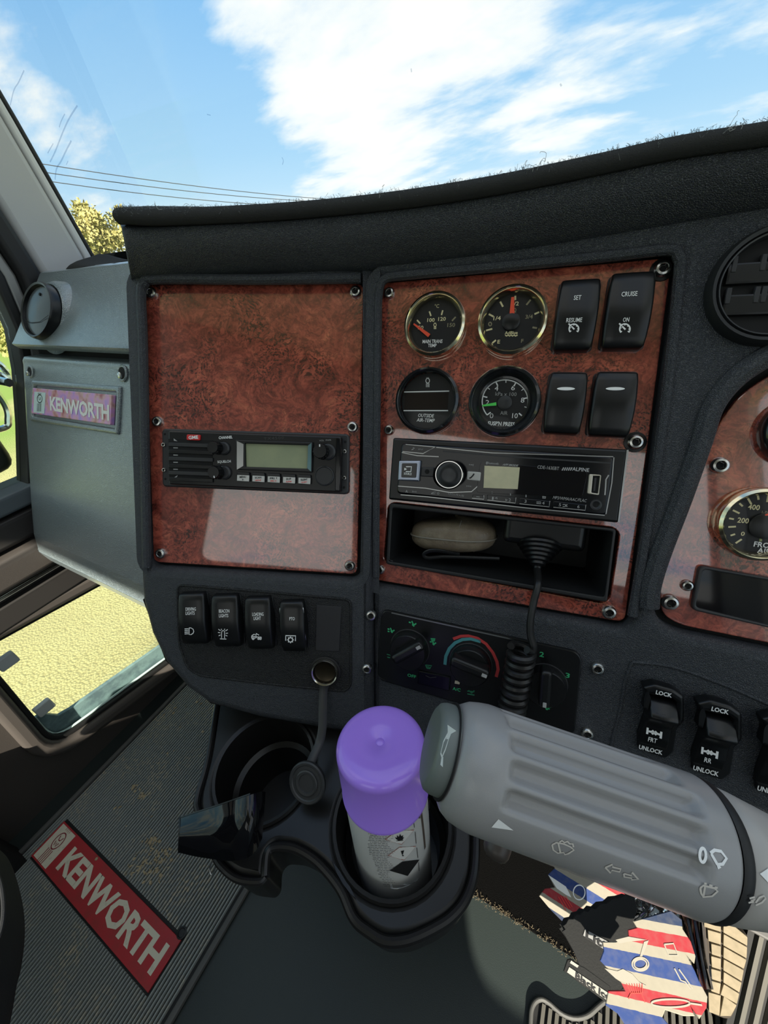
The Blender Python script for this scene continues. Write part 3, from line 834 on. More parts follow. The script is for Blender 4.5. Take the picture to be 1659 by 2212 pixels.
# ---- screws
hd = MB(); hd.lathe([(1.0, 0), (1.0, .25), (.93, .5), (.78, .68), (.55, .74), (.50, .66)], 20); hd.lathe([(.50, .66), (.46, .2), (0, .2)], 6); SCR = hd.mesh('screw'); SCR.materials.append(STEEL)
sk = MB(); sk.lathe([(.44, .24), (0, .24)], 6); SOC = sk.mesh('socket'); SOC.materials.append(BACK)
wa = MB(); wa.lathe([(1.0, 0), (1.38, 0), (1.34, .14), (1.0, .2)], 20); WAS = wa.mesh('washer'); WAS.materials.append(SATIN)
def screw(F, x, y, par, h=0.0, r=.0052, washer=False):
    c = F.px(x, y, h); M = WM[par].inverted() @ F.M(*c) @ Matrix.Scale(r, 4) @ Matrix.Rotation(random.random(), 4, 'Z')
    s = link('screw', SCR, par, M); link('socket', SOC, s)
    if washer: link('washer', WAS, s)
for x, y in ((802, 1328), (793, 1443)): screw(F1 if x < 806 else F2, x, y, db, TH)
for x, y in ((1290, 1442), (1268, 1582)): screw(F2, x, y, db, TH)
# ---- felt mat on top of the dash
dm = thing('dash_mat', 'black felt mat lying over the dashboard top with a fluffy front edge', 'mat', Matrix.Translation(TOP[5]))
E_ = [((243, 466), .042), ((262, 465), .046), ((300, 468), .046), ((400, 466), .044), ((560, 458), .044), ((740, 443), .044), ((900, 424), .044), ((1080, 395), .044), ((1290, 352), .044), ((1460, 315), .044), ((1659, 284), .044), ((1800, 262), .044), ((2050, 222), .044), ((2330, 177), .044)]
rows = []
for (x, y), h in E_:
    F = F1 if x < 806 else F2; a = F.wp(x, y, h)
    rows.append([a + V3((.04, .30, .004)), a + V3((.01, .06, .006)), a + V3((0, .012, .0055)), a + V3((0, .003, .004)), a, a + V3((0, .002, -.0045)), a + V3((0, .010, -.006)), a + V3((.01, .06, -.004))])
mb = MB(); mb.grid(densify(rows)); mb.build('felt', FELT, dm, world=True, angle=80, fixn=True)
rng = random.Random(9); mb = MB(); D = densify(rows)
for i in range(1500):
    j = rng.randrange(len(D) - 1); q = D[j][rng.randrange(5, 13)].lerp(D[j + 1][7], rng.random()); L = rng.uniform(.0006, .0016)
    mb.tube([q, q + V3((rng.gauss(0, .5), rng.gauss(-.5, .5), rng.gauss(.4, .6))) * L, q + V3((rng.gauss(0, .7), rng.gauss(-.3, .6), rng.gauss(.9, .5))) * L], .00010, 3, cap=False)
mb.build('fluff', mat('grey_lint', (.16, .17, .17), .9), dm, world=True, kind='stuff')
mb = MB()
for (x, y) in ((820, 425), (1150, 372), (1160, 368), (1560, 290), (1575, 285), (1600, 280), (350, 452), (400, 446)):
    F = F1 if x < 806 else F2; a = F.wp(x, y, .044)
    pts = [a]
    for s_ in range(7): a = a + V3((rng.gauss(0, .0018), rng.gauss(0, .001), rng.gauss(.0004, .0016))); pts.append(a)
    mb.tube(smooth_path(pts, 3), .00012, 4)
mb.build('loose_hair', mat('pale_hair', (.45, .45, .42), .8), dm, world=True, kind='stuff')
# hump of felt on the passenger side beneath the pillar
rows = []
hm = thing('felt_hump', 'dark felt cover bulging between the roof pillar and the dashboard end', 'cover', Matrix.Translation((-.66, .42, .93)))
for (x, y, yy) in ((138, 612, .395), (165, 585, .41), (185, 562, .42), (200, 554, .425), (225, 560, .43), (250, 566, .43), (275, 567, .43), (300, 560, .43)):
    r = rayd(x, y); a = EYE + r * (yy / r.y)
    rows.append([V3((a.x, .386, .924)), V3((a.x, .392, (a.z + .93) / 2 - .0)), a, a + V3((0, .02, .002)), V3((a.x, .47, .93))])
mb = MB(); mb.grid(densify(rows, 3)); mb.build('felt', FELT, hm, world=True, angle=80, fixn=True)

# ---------------------------------------------------------------- wood panels
def wood(F, pts, r, label, cx, cy, holes=()):
    th = thing('wood_panel', label, 'panel', F.at(cx, cy, -.004), 'burl wood dash panels')
    c = F.px(cx, cy, 0)
    lp = [p - c.to_2d() for p in fl2(F, pts, r)]
    hs = [[p - c.to_2d() for p in h] for h in holes]
    mb = MB(); mb.plate(lp, 0, .004, .0008, 2, holes=hs); mb.build('board', BURL, th)
    return th
w1 = wood(F1, P1, .007, 'red-brown burl wood panel around the two-way radio', 550, 920)
w2 = wood(F2, P2, .007, 'red-brown burl wood panel around the car stereo and four gauges', 1100, 950, [ph])
w3 = wood(F2, P3, .008, 'burl wood instrument panel cut off at the right edge', 1600, 1100)
for x, y in ((329, 634), (768, 632), (342, 911), (762, 923), (349, 1195), (756, 1221)): screw(F1, x, y, w1)
for x, y, w_ in ((842, 634, 0), (1430, 583, 1), (841, 929, 0), (1372, 955, 1), (822, 1230, 0), (1315, 1321, 0)): screw(F2, x, y, w2, washer=bool(w_), r=.0048 if x < 1000 else .0056)
for x, y, r_ in ((1552, 1005, .0060), (1446, 1300, .0060), (1483, 1264, .0042)): screw(F2, x, y, w3, r=r_)
def jag(pts, amp, n, seed):
    rng = random.Random(seed); out = []
    for i in range(len(pts)):
        a, b = pts[i], pts[(i + 1) % len(pts)]
        for j in range(n): out.append((a[0] + (b[0] - a[0]) * j / n + rng.uniform(-amp, amp), a[1] + (b[1] - a[1]) * j / n + rng.uniform(-amp, amp)))
    return out
# ---------------------------------------------------------------- builders for dash fittings
def pq(name, F, pts, z0, z1, mt_, par, bev=.0004, r=0., holes=(), seg=2, label=None, K=None, n=3):
    """moulded flat piece: outline in photo pixels (of crop K) taken at its top face"""
    if K: pts = c1(K, pts); holes = [c1(K, h) for h in holes]
    lp = F.loop(pts, z1); lp = lp if area(lp) > 0 else lp[::-1]
    hs = []
    for h in holes:
        q = F.loop(h, z1); q = q if area(q) > 0 else q[::-1]
        hs.append(fillet(q, r * .7, n) if r else q)
    mb = MB(); mb.plate(fillet(lp, r, n) if r else lp, z0, z1, bev, seg, holes=hs); mb.v = [F.w(v) for v in mb.v]
    return mb.build(name, mt_, par, world=True, label=label)
def turn(name, F, x, y, z, prof, mt_, par, n=28, K=None, label=None, rot=0):
    if K: x, y = k(K, x, y)
    c = F.px(x, y, z); mb = MB(); mb.lathe(prof, n, F.M(c.x, c.y, z) @ Matrix.Rotation(rot, 4, 'Z')); return mb.build(name, mt_, par, world=True, label=label)
def st(name, F, pls, h, wid, mt_, par, K=None, closed=False, surf=None):
    if K: pls = [c1(K, p) for p in pls]
    mb = MB(); mb.ribbon(pls, surf or F.hit(h), wid, closed); return mb.build(name, mt_, par, world=True, smooth=False)
def pt(name, F, pts, h, mt_, par, K=None, surf=None, sub_=0, label=None):
    if K: pts = c1(K, pts)
    mb = MB(); mb.patch(pts, surf or F.hit(h), sub_); return mb.build(name, mt_, par, world=True, smooth=False, label=label)
def tx(F, s, x, y, w, h_, par, mt_, h=0., K=None, **kw):
    if K: x, y = k(K, x, y); w /= K[2]; h_ /= K[2]
    return text(F, s, x, y, w, h_, par, mt_, h, **kw)

# ---------------------------------------------------------------- two-way radio
ra = thing('two_way_radio', 'black two-way radio with a green-grey display in the left wood panel', 'radio', F1.at(551, 997, 0))
fr_ = pq('mounting_frame', F1, [(100, 88), (1502, 130), (1496, 582), (104, 522)], .0006, .005, GREYBLK, ra, .0015, .004, K=K3)
fc = pq('face', F1, [(150, 104), (1442, 150), (1436, 566), (154, 506)], .005, .013, SATIN, ra, .0012, .002, K=K3)
for (x, y) in ((118, 210), (122, 398), (1468, 260), (1465, 457)):
    px_, py_ = k(K3, x, y); screw(F1, px_, py_, ra, .005, .0022)
for i, (x, y) in enumerate(((124, 130), (128, 465), (1472, 188), (1463, 528))): turn('rivet_hole', F1, x, y, .0051, [(.0012, 0), (.0009, .0001), (0, .0001)], BACK, ra, 10, K=K3)
pq('speaker_recess', F1, [(152, 165), (482, 178), (480, 478), (158, 462)], .0131, .0133, BACK, ra, 0, K=K3)
for i, y in enumerate((186, 238, 292, 346, 398, 446)):
    b_ = pq('louvre', F1, [(152, y + 6), (482, y + 16), (482, y + 46), (152, y + 34)], .0133, .0146, SATIN if i % 2 else GREYBLK, ra, .0006, K=K3)
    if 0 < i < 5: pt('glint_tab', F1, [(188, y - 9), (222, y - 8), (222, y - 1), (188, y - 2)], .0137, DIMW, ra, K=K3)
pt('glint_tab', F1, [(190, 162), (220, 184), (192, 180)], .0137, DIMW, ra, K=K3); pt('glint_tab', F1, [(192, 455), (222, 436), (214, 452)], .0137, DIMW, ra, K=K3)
lg = pq('maker_plate', F1, [(288, 132), (388, 136), (385, 178), (286, 174)], .013, .0146, mat('red_plate', (.62, .03, .03), .35), ra, .0004, .001, K=K3, label='small red maker plate')
tx(F1, 'GME', 337, 155, 72, 26, ra, WHITE, .0147, K=K3, bold=.03)
tx(F1, 'CHANNEL', 578, 155, 102, 21, ra, WHITE, .013, K=K3, shear=.15); tx(F1, 'SQUELCH', 567, 337, 100, 22, ra, WHITE, .013, K=K3); tx(F1, 'TX4500', 938, 161, 150, 20, ra, mat('faint_print', (.06, .06, .06), .4), .013, K=K3, bold=0., spacing=1.2)
def knob(F, x, y, r, hgt, par, z, K=None, mark=None, mt_=SATIN, n=30, label=None):
    kb = turn('knob', F, x, y, z, [(r * 1.12, 0), (r * 1.1, hgt * .15), (r, hgt * .2), (r * .97, hgt * .85), (r * .88, hgt), (0, hgt)], mt_, par, n, K=K, label=label)
    xx, yy = k(K, x, y) if K else (x, y)
    c = F.px(xx, yy, z); mb = MB()
    for i in range(16):
        a = 2 * math.pi * i / 16; mb.box((r * .95, -r * .05, hgt * .25), (r * 1.05, r * .05, hgt * .85), F.M(c.x, c.y, z) @ Matrix.Rotation(a, 4, 'Z'))
    mb.build('grip_ribs', mt_, kb, world=True)
    if mark is not None:
        mb = MB(); mb.box((r * .55, -r * .07, hgt), (r * .88, r * .07, hgt + .0004), F.M(c.x, c.y, z) @ Matrix.Rotation(mark, 4, 'Z')); mb.build('marker', WHITE, kb, world=True)
    return kb
pw = span(F1, k(K3, 500, 240), k(K3, 600, 240), .015) / 100
for (x, y, r_, mk) in ((530, 236, 46, None), (535, 416, 50, -1.4), (1305, 262, 56, 1.5)):
    turn('knob_base', F1, x + 38, y + 2, .013, [(r_ * 1.05 * pw, 0), (r_ * pw, .002), (r_ * .8 * pw, .003), (0, .003)], GREYBLK, ra, K=K3)
    knob(F1, x, y, r_ * .92 * pw, .012, ra, .013, K3, mk)
turn('round_blank', F1, 1316, 442, .013, [(72 * pw, 0), (70 * pw, .0012), (64 * pw, .0015), (60 * pw, .0008), (0, .0008)], GREYBLK, ra, K=K3)
db_ = pq('display_bezel', F1, [(652, 172), (1228, 190), (1222, 418), (655, 396)], .013, .0162, SATIN, ra, .0008, .001, [[(722, 200), (1192, 214), (1186, 388), (727, 374)]], K=K3)
pq('screen', F1, [(718, 198), (1195, 212), (1190, 390), (722, 376)], .0132, .0140, LCD, ra, 0, K=K3, label='blank green-grey display')
pt('wing_and_glint', F1, [(662, 182), (712, 205), (710, 368), (662, 396)], .0166, SILVER, db_, K=K3); pt('wing_and_glint', F1, [(1194, 216), (1220, 194), (1216, 410), (1188, 386)], .0166, mat('teal_glint', (.12, .22, .24), .3, .6), db_, K=K3)  # right-hand teal patch paints a glint on the bezel end
BTN = mat('white_button_plate', (.58, .57, .53), .45)
for i, (s1, s2) in enumerate((('MENU', '#'), ('SCAN', 'GROUP'), ('PRI 1', 'PRI 2'), ('DUP', 'ALPHA'), ('SILENT', 'QUIET'))):
    x0 = 660 + 114.5 * i; y0 = 413 + 5 * i
    b_ = pq('button', F1, [(x0, y0), (x0 + 96, y0 + 4), (x0 + 94, y0 + 74), (x0, y0 + 70)], .013, .0155, SATIN, ra, .0008, .001, K=K3)
    pq('label_plate', F1, [(x0 + 4, y0 + 22), (x0 + 94, y0 + 26), (x0 + 92, y0 + 72), (x0 + 2, y0 + 66)], .0155, .0162, BTN, b_, .0003, K=K3)
    tx(F1, s1, x0 + 46, y0 + 37, min(52, 11 * len(s1) + 4), 14, b_, BLACKP, .0163, K=K3)
    tx(F1, s2, x0 + 46, y0 + 57, 44 if i else 10, 11, b_, REDP if i else BLACKP, .0163, K=K3)
pq('side_bar', F1, [(1402, 158), (1438, 160), (1432, 556), (1394, 552)], .013, .0138, GLOSS, ra, .0006, K=K3)
tx(F1, 'VOL  PWR', 1322, 177, 90, 11, ra, DIMW, .013, K=K3, bold=0)

# ---------------------------------------------------------------- car stereo
cs = thing('car_stereo', 'black single-slot car stereo with big round volume knob in the centre wood panel', 'stereo', F2.at(1098, 1040, 0))
pq('trim_frame', F2, [(130, 68), (1494, 136), (1436, 562), (104, 426)], .0006, .006, SATIN, cs, .002, .002, K=K4, seg=3)
pq('frame_edge', F2, [(1482, 138), (1494, 138), (1438, 560), (1430, 555)], .006, .0063, SILVER, cs, .0001, K=K4)
pq('face', F2, [(178, 98), (1412, 174), (1368, 522), (150, 392)], .006, .013, GLOSS, cs, .0018, .004, K=K4, seg=3)
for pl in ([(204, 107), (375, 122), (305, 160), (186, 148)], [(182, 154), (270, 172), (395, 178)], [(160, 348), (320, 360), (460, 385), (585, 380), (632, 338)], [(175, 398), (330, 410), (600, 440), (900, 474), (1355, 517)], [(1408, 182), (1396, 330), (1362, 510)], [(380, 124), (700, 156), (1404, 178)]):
    st('silver_line', F2, [pl], .0133, .0007, SILVER, cs, K4)  # silver trim lines; the last stroke paints sheen along the top
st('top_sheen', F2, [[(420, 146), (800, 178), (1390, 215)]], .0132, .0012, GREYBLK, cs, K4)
sb = pq('source_button', F2, [(164, 200), (292, 200), (282, 322), (158, 316)], .013, .0162, mat('blue_silver', (.30, .34, .42), .25, .8), cs, .0014, .001, K=K4)
pq('button_face', F2, [(182, 216), (270, 216), (264, 300), (178, 298)], .0162, .0168, GLOSS, sb, .0003, .001, K=K4)
tx(F2, 'SOURCE', 216, 277, 44, 13, sb, WHITE, .0169, K=K4)
st('icon', F2, [[(206, 236), (238, 236), (234, 265), (205, 264)]], .0171, .0008, WHITE, sb, K4); pt('icon', F2, [(197, 242), (212, 250), (196, 258)], .0171, WHITE, sb, K4)
pq('small_button', F2, [(296, 238), (370, 240), (366, 296), (290, 292)], .013, .0145, GREYBLK, cs, .0008, .001, K=K4); turn('dot', F2, 328, 264, .0146, [(.002, 0), (.0018, .0003), (0, .0003)], BACK, cs, 12, K=K4)
pw2 = span(F2, k(K4, 400, 280), k(K4, 500, 280), .02) / 100
R_ = 80 * pw2
kb = turn('volume_knob', F2, 455, 282, .013, [(R_ * 1.1, 0), (R_ * 1.08, .003), (R_, .004), (R_ * .98, .013), (R_ * .95, .0145)], SATIN, cs, 40, K=K4)
turn('chrome_rim', F2, 455, 282, .0275, [(R_ * .985, -.0025), (R_ * .99, .0002), (R_ * .955, .0012), (R_ * .91, .0012), (R_ * .895, 0)], CHROME, kb, 40, K=K4)
KT_ = bpy.data.materials.new('brushed_knob_top'); KT_.use_nodes = True
t = NT(KT_.node_tree); kbsdf = t.n('ShaderNodeBsdfPrincipled', {'Base Color': (.05, .052, .055, 1), 'Metallic': .8, 'Roughness': .3, 'Anisotropic': .9}); t.link(t.n('ShaderNodeTangent', direction_type='RADIAL', axis='Z').outputs[0], kbsdf.inputs['Tangent']); t.n('ShaderNodeOutputMaterial', {0: kbsdf.outputs[0]})
c_ = F2.px(*k(K4, 455, 282), .0275); mb = MB(); mb.lathe([(R_ * .9, 0), (R_ * .85, .0004), (R_ * .4, .0006), (0, .0006)], 40); mb.build('knob_top', KT_, kb, M=WM[kb].inverted() @ F2.M(c_.x, c_.y, .0275))
pb = pq('phone_button', F2, [(560, 262), (640, 268), (634, 320), (556, 312)], .013, .0145, mat('pale_key', (.50, .50, .46), .4), cs, .0008, .001, K=K4)
st('handset', F2, [[(572, 302), (580, 300), (592, 288), (600, 276)]], .0147, .0011, BLACKP, pb, K4)
tx(F2, '>>|', 582, 226, 26, 12, cs, DIMW, .0131, K=K4); tx(F2, '|<<', 570, 350, 28, 12, cs, DIMW, .0131, K=K4); tx(F2, '(', 622, 348, 5, 14, cs, DIMW, .0131, K=K4)
pq('display_window', F2, [(636, 206), (1258, 262), (1226, 412), (612, 386)], .013, .0134, LENSBLK, cs, .0002, .003, K=K4)
pq('screen', F2, [(660, 230), (864, 240), (852, 366), (654, 358)], .0134, .0139, LCD2, cs, .0001, K=K4, label='cream coloured square display')  # cream tone takes in the rear window's reflection in the lens
tx(F2, 'CDE-163EBT', 1028, 242, 126, 19, cs, DIMW, .0136, K=K4, bold=.0); tx(F2, 'ALPINE', 1216, 252, 98, 21, cs, mat('grey_print', (.5, .5, .5), .5), .0136, K=K4, bold=.01)
st('slashes', F2, [[(1108 + 12 * i, 258), (1118 + 12 * i, 240)] for i in range(5)], .0138, .0008, DIMW, cs, K4)
tx(F2, 'Bluetooth', 708, 216, 66, 13, cs, DIMW, .0136, K=K4, bold=0); tx(F2, 'APP MODE', 810, 226, 92, 11, cs, DIMW, .0136, K=K4, shear=.3)
tx(F2, 'MP3/WMA/AAC/FLAC', 1152, 423, 198, 18, cs, DIMW, .0136, K=K4, bold=0, shear=.25)
ub = pq('usb_port', F2, [(1266, 278), (1336, 284), (1322, 402), (1254, 392)], .013, .0148, mat('ivory_metal', (.62, .58, .48), .3, .5), cs, .0006, .001, [[(1288, 284), (1328, 288), (1316, 392), (1278, 386)]], K=K4)
pq('usb_slot', F2, [(1288, 284), (1328, 288), (1316, 392), (1278, 386)], .0131, .0135, BACK, ub, 0, K=K4); pq('usb_tongue', F2, [(1296, 300), (1308, 300), (1300, 376), (1288, 376)], .0135, .0142, GREYBLK, ub, .0001, K=K4)
st('silver_line', F2, [[(1378, 284), (1362, 310), (1360, 350), (1356, 400)]], .0134, .0009, SILVER, cs, K4)
jk = turn('aux_jack', F2, 1303, 456, .013, [(30 * pw2, 0), (28 * pw2, .0012), (20 * pw2, .0014), (14 * pw2, .0006)], GREYBLK, cs, 24, K=K4); turn('hole', F2, 1303, 456, .0135, [(15 * pw2, 0), (0, 0)], BACK, jk, 20, K=K4)
for i, (q, ls) in enumerate((([(590, 398), (656, 402), (656, 424), (588, 418)], (('-', 622, 410, 20),)), ([(674, 398), (842, 414), (838, 446), (676, 428)], (('1', 708, 418, 9), ('2', 806, 428, 12))), ([(862, 416), (1038, 434), (1034, 468), (862, 450)], (('3', 897, 436, 12), ('4', 1000, 446, 14))), ([(1058, 434), (1246, 456), (1242, 488), (1058, 470)], (('5', 1096, 456, 13), ('6', 1203, 467, 13))))):
    b_ = pq('preset_button', F2, q, .013, .0142, GLOSS, cs, .0005, .001, K=K4)
    st('button_edge', F2, [[q[3], q[2], q[1]]], .0144, .0005, SILVER, b_, K4)
    for s_, x, y, w_ in ls: tx(F2, s_, x, y, w_, 3 if s_ == '-' else 17, b_, DIMW, .0143, K=K4, bold=0)
st('icon', F2, [[(722, 418), (732, 413), (732, 424)], [(783, 422), (783, 432), (792, 427)], [(960, 440), (985, 440), (985, 450), (960, 448)], [(1112, 454), (1126, 454), (1134, 466), (1140, 466)], [(1112, 466), (1126, 466), (1134, 456), (1140, 456)]], .0145, .0005, DIMW, cs, K4)
tx(F2, 'BAND', 255, 380, 26, 9, cs, DIMW, .0131, K=K4, bold=0); tx(F2, 'A', 210, 378, 14, 15, cs, DIMW, .0131, K=K4); tx(F2, 'TUNE/A-ME', 478, 396, 60, 11, cs, DIMW, .0131, K=K4, bold=0); tx(F2, '>/II', 525, 403, 30, 12, cs, DIMW, .0131, K=K4, bold=0)
st('icon', F2, [[(352, 390), (370, 382), (380, 382)], [(352, 392), (376, 392)], arc(392, 390, 5, 6, 0, 360, 10)], .0134, .0005, DIMW, cs, K4)
tx(F2, 'SETUP', 290, 136, 26, 8, cs, DIMW, .0131, K=K4, bold=0); st('icon', F2, [[(238, 138), (248, 136), (248, 126), (256, 130)], [(702, 378), (702, 384), (704, 390)], [(810, 390), (810, 402)], [(900, 398), (900, 412)], [(994, 408), (1014, 410), (1012, 418), (994, 416)]], .0134, .0006, DIMW, cs, K4)
st('bluetooth_mark', F2, [[(668, 212), (676, 220), (672, 224), (672, 206), (676, 210), (668, 218)]], .0138, .0004, DIMW, cs, K4)

# ---------------------------------------------------------------- storage pocket with what lies in it
po = thing('storage_pocket', 'open black storage pocket below the car stereo', 'pocket', F2.at(1080, 1195, 0))
inn = [(128, 474), (1402, 612), (1352, 990), (104, 782)]
pq('rim', F2, [(110, 446), (1424, 596), (1370, 1022), (88, 800)], .0006, .004, SATIN2, po, .0012, .003, [inn], K=K4)
lp = fl2(F2, c1(K4, inn), .003, .004); DPT = .085
mb = MB(); rowz = [[(p.x, p.y, .003) for p in lp], [(p.x, p.y, -.006) for p in lp], [(p.x * 1.0, p.y, -DPT) for p in lp]]
mb.grid(rowz, closed=True); L_ = len(lp); mb.f.append(tuple(range(2 * L_, 3 * L_))); mb.v = [F2.w(v) for v in mb.v]; mb.build('liner', SATIN2, po, world=True)
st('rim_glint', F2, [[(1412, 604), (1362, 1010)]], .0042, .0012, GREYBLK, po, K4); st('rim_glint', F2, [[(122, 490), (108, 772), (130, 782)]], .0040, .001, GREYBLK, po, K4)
BROWN = mat('worn_brown_leather', (.16, .125, .085), .36, bump=(300, .4, .0005, 'leather'), var=(40, (.24, .20, .14), .45, .65))
FP = Frame(F2.wp(*k(K4, 480, 622), -.030), F2.U, F2.V)
lc = thing('leather_case', 'brown stitched leather case lying in the storage pocket', 'case', FP.M())
rows = []
for j in range(17):
    th_ = math.pi * j / 16 - math.pi / 2; rows.append([])
    for i in range(36):
        ph_ = 2 * math.pi * i / 36
        sp_ = lambda c, e: math.copysign(abs(c) ** e, c)
        rows[-1].append((.040 * sp_(math.cos(th_), .6) * sp_(math.cos(ph_), .75), .0155 * sp_(math.sin(th_), .75) + .003 * math.cos(ph_), .028 * sp_(math.cos(th_), .6) * sp_(math.sin(ph_), .75)))
mb = MB(); mb.grid(rows, closed=True); mb.build('body', BROWN, lc, angle=80, fixn=True)
STI = mat('pale_stitch', (.22, .20, .16), .6)
mb = MB(); mb.tube([(.0405 * math.copysign(abs(math.cos(a)) ** .75, math.cos(a)), .003 * math.cos(a) - .001, .0285 * math.copysign(abs(math.sin(a)) ** .75, math.sin(a))) for a in [2 * math.pi * i / 40 for i in range(41)]], .0008, 6); mb.build('seam', STI, lc)
for x_ in (.008, .022):
    mb = MB(); mb.tube([(x_, .0150 * math.sin(a) + .002, .0278 * math.copysign(abs(math.cos(a)) ** .6, math.cos(a)) * (1 - (x_ / .05) ** 2)) for a in [-1.2 + 2.4 * i / 14 for i in range(15)]], .0006, 5); mb.build('stitch_line', STI, lc)
mb = MB(); mb.tube(smooth_path([(.045, -.016, .008), (.0, -.018, .022), (-.018, -.021, .026), (-.021, -.017, .027), (-.012, -.013, .026), (.01, -.0145, .02)], 6), .0018, 8, flat=.5); mb.build('belt_clip', SATIN, lc)
# microphone with its curly cord
FMk = Frame(F2.wp(*k(K4, 990, 720), -.012), F2.U, F2.V)
mi = thing('microphone', 'black radio microphone in the pocket with a coiled cord hanging down', 'microphone', FMk.M())
mb = MB(); mb.plate(rr(.066, .034, .006, 5, 0, .020), -.050, .004, .006, 4); mb.build('body', SATIN, mi)
mb = MB(); mb.plate(rr(.040, .010, .003, 3, .002, .030), .004, .0052, .001, 2); mb.build('grille', BACK, mi)
prof = []
for i in range(6):
    r0 = .0185 - .0024 * i; prof += [(r0, .0032 * i), (r0, .0032 * i + .0020), (r0 - .0014, .0032 * i + .0024)]
prof += [(.0035, .020), (.0030, .024)]
bt = Matrix.Translation((-.002, .004, -.004)) @ Matrix.Rotation(math.radians(62), 4, 'X')
mb = MB(); mb.lathe(prof, 24, bt); mb.build('cord_boot', SATIN, mi)
CORD = mat('black_rubber_cord', (.012, .012, .012), .35)
iv = FMk.M().inverted()
tip = FMk.M() @ bt @ V3((0, 0, .022))
path = [tip] + [F2.wp(x, y, h) for x, y, h in ((1162, 1262, .014), (1153, 1300, .018), (1146, 1340, .021), (1146, 1372, .023), (1152, 1394, .025), (1150, 1408, .026), (1138, 1404, .030))]
mb = MB(); mb.tube(smooth_path(path, 8), .0030, 10); mb.build('cord', CORD, mi, world=True)
A_, B_ = F2.wp(1128, 1402, .026), F2.wp(1092, 1610, .020)
ax = (B_ - A_); Ln = ax.length; ax.normalize(); s1_ = ax.cross(V3((0, 0, 1))).normalized(); s2_ = ax.cross(s1_)
turns = 14; pts = [A_ + ax * Ln * i / (turns * 20) + (s1_ * math.cos(2 * math.pi * i / 20) + s2_ * math.sin(2 * math.pi * i / 20)) * .0088 for i in range(turns * 20 + 1)]
mb = MB(); mb.tube(pts, .0031, 8); mb.build('coiled_cord', CORD, mi, world=True)

# ---------------------------------------------------------------- gauges
def emblem(F, par, x, y, s, h, mt_, K):
    st('emblem', F, [arc(x, y - s * .35, s * .42, s * .55, 0, 360, 16)], h, .0006, mt_, par, K)
    st('emblem', F, [[(x + (i - 1.5) * s * .22, y + s * .25), (x + (i - 1.5) * s * .22, y + s * 1.1)] for i in range(4)] + [[(x + (i - 1) * s * .25, y - s * .95), (x + (i - 1) * s * .25, y - s * 1.1)] for i in range(3)], h, .00035, mt_, par, K)
def gauge(label, F, l, r, tp, bt_, kind, h0=0.0):
    cx, cy = (l + r) / 2, (tp + bt_) / 2
    hb = h0 + .009
    R = (span(F, (l, cy), (r, cy), hb) + span(F, (cx, tp), (cx, bt_), hb)) / 4
    g = thing('gauge', label, 'gauge', F.M(*F.px(cx, cy, hb).to_2d(), h0), 'round dash gauges')
    bm_ = {'gold': GOLD, 'black': BEZELBLK, 'chrome': BEZELBLK}[kind]
    mb = MB(); mb.lathe([(R * .98, 0), (R, .002), (R, .006), (R * .97, .009), (R * .90, .0105), (R * .86, .0095), (R * .83, .006)], 48); bz = mb.build('bezel', bm_, g)
    if kind == 'gold':
        mb = MB(); mb.lathe([(R * .85, .0088), (R * .84, .0082), (R * .80, .006), (R * .79, .004)], 48); mb.build('inner_ring', GOLD, bz)
    if kind == 'chrome':
        mb = MB(); mb.lathe([(R * 1.0, .0055), (R * 1.012, .0070), (R * .99, .0085), (R * .965, .0090)], 48); mb.build('chrome_rim', CHROME, bz)
        mb = MB(); mb.lathe([(R * .86, .0095), (R * .72, .0050), (R * .66, .0046)], 48); mb.build('inner_ring', BEZELBLK, bz)
    mb = MB(); mb.lathe([(R * .84, .0030), (0, .0030)], 48); mb.build('dial', DIAL, g)
    mb = MB(); mb.lathe([(R * .83, .0072), (R * .5, .0078), (0, .0080)], 40); mb.build('glass', LENS, g)
    g['R'] = R
    return g, h0 + .0032, R
def needle(g, F, a, b, h, w0, w1, mt_, K):
    pa, pb_ = F.px(*k(K, *a), h), F.px(*k(K, *b), h); d = (pb_ - pa).to_2d().normalized(); n_ = V3((-d.y, d.x))
    q = [pa.to_2d() + n_ * w0 / 2, pa.to_2d() - n_ * w0 / 2, pb_.to_2d() - n_ * w1 / 2, pb_.to_2d() + n_ * w1 / 2]
    q = q if area(q) > 0 else q[::-1]
    mb = MB(); mb.plate(q, h, h + .0008); mb.v = [F.w(v) for v in mb.v]; mb.build('needle', mt_, g, world=True)
def hub(g, F, x, y, h, r, K, mt_=SATIN): turn('needle_hub', F, x, y, h, [(r, 0), (r, .0015), (r * .8, .0022), (0, .0022)], mt_, g, 24, K=K)
g1, h, R = gauge('gold-rimmed transmission temperature gauge, marked MAIN TRANS TEMP', F2, 869, 1005, 628, 770, 'gold')
st('scale_marks', F2, [[(203, 330), (221, 350)], [(270, 283), (279, 308)], [(343, 277), (336, 303)]], h, .0012, CREAM, g1, K2); st('scale_marks', F2, [[(413, 313), (393, 335)]], h, .0012, DIMC, g1, K2)
tx(F2, '°C', 311, 254, 24, 20, g1, CREAM, h, K2, bold=0)
for s_, x, y, w_ in (('100', 279, 330, 40), ('120', 339, 324, 41), ('50', 223, 371, 30)): tx(F2, s_, x, y, w_, 21, g1, CREAM, h, K2)
tx(F2, '150', 389, 357, 42, 22, g1, DIMC, h, K2); emblem(F2, g1, 301, 362, 16, h, CREAM, K2)
tx(F2, 'MAIN TRANS', 287, 446, 108, 20, g1, WHITE, h, K2); tx(F2, 'TEMP', 286, 468, 47, 18, g1, WHITE, h, K2)
needle(g1, F2, (186, 352), (270, 416), h + .0012, .0012, .0030, NEEDLE, K2)
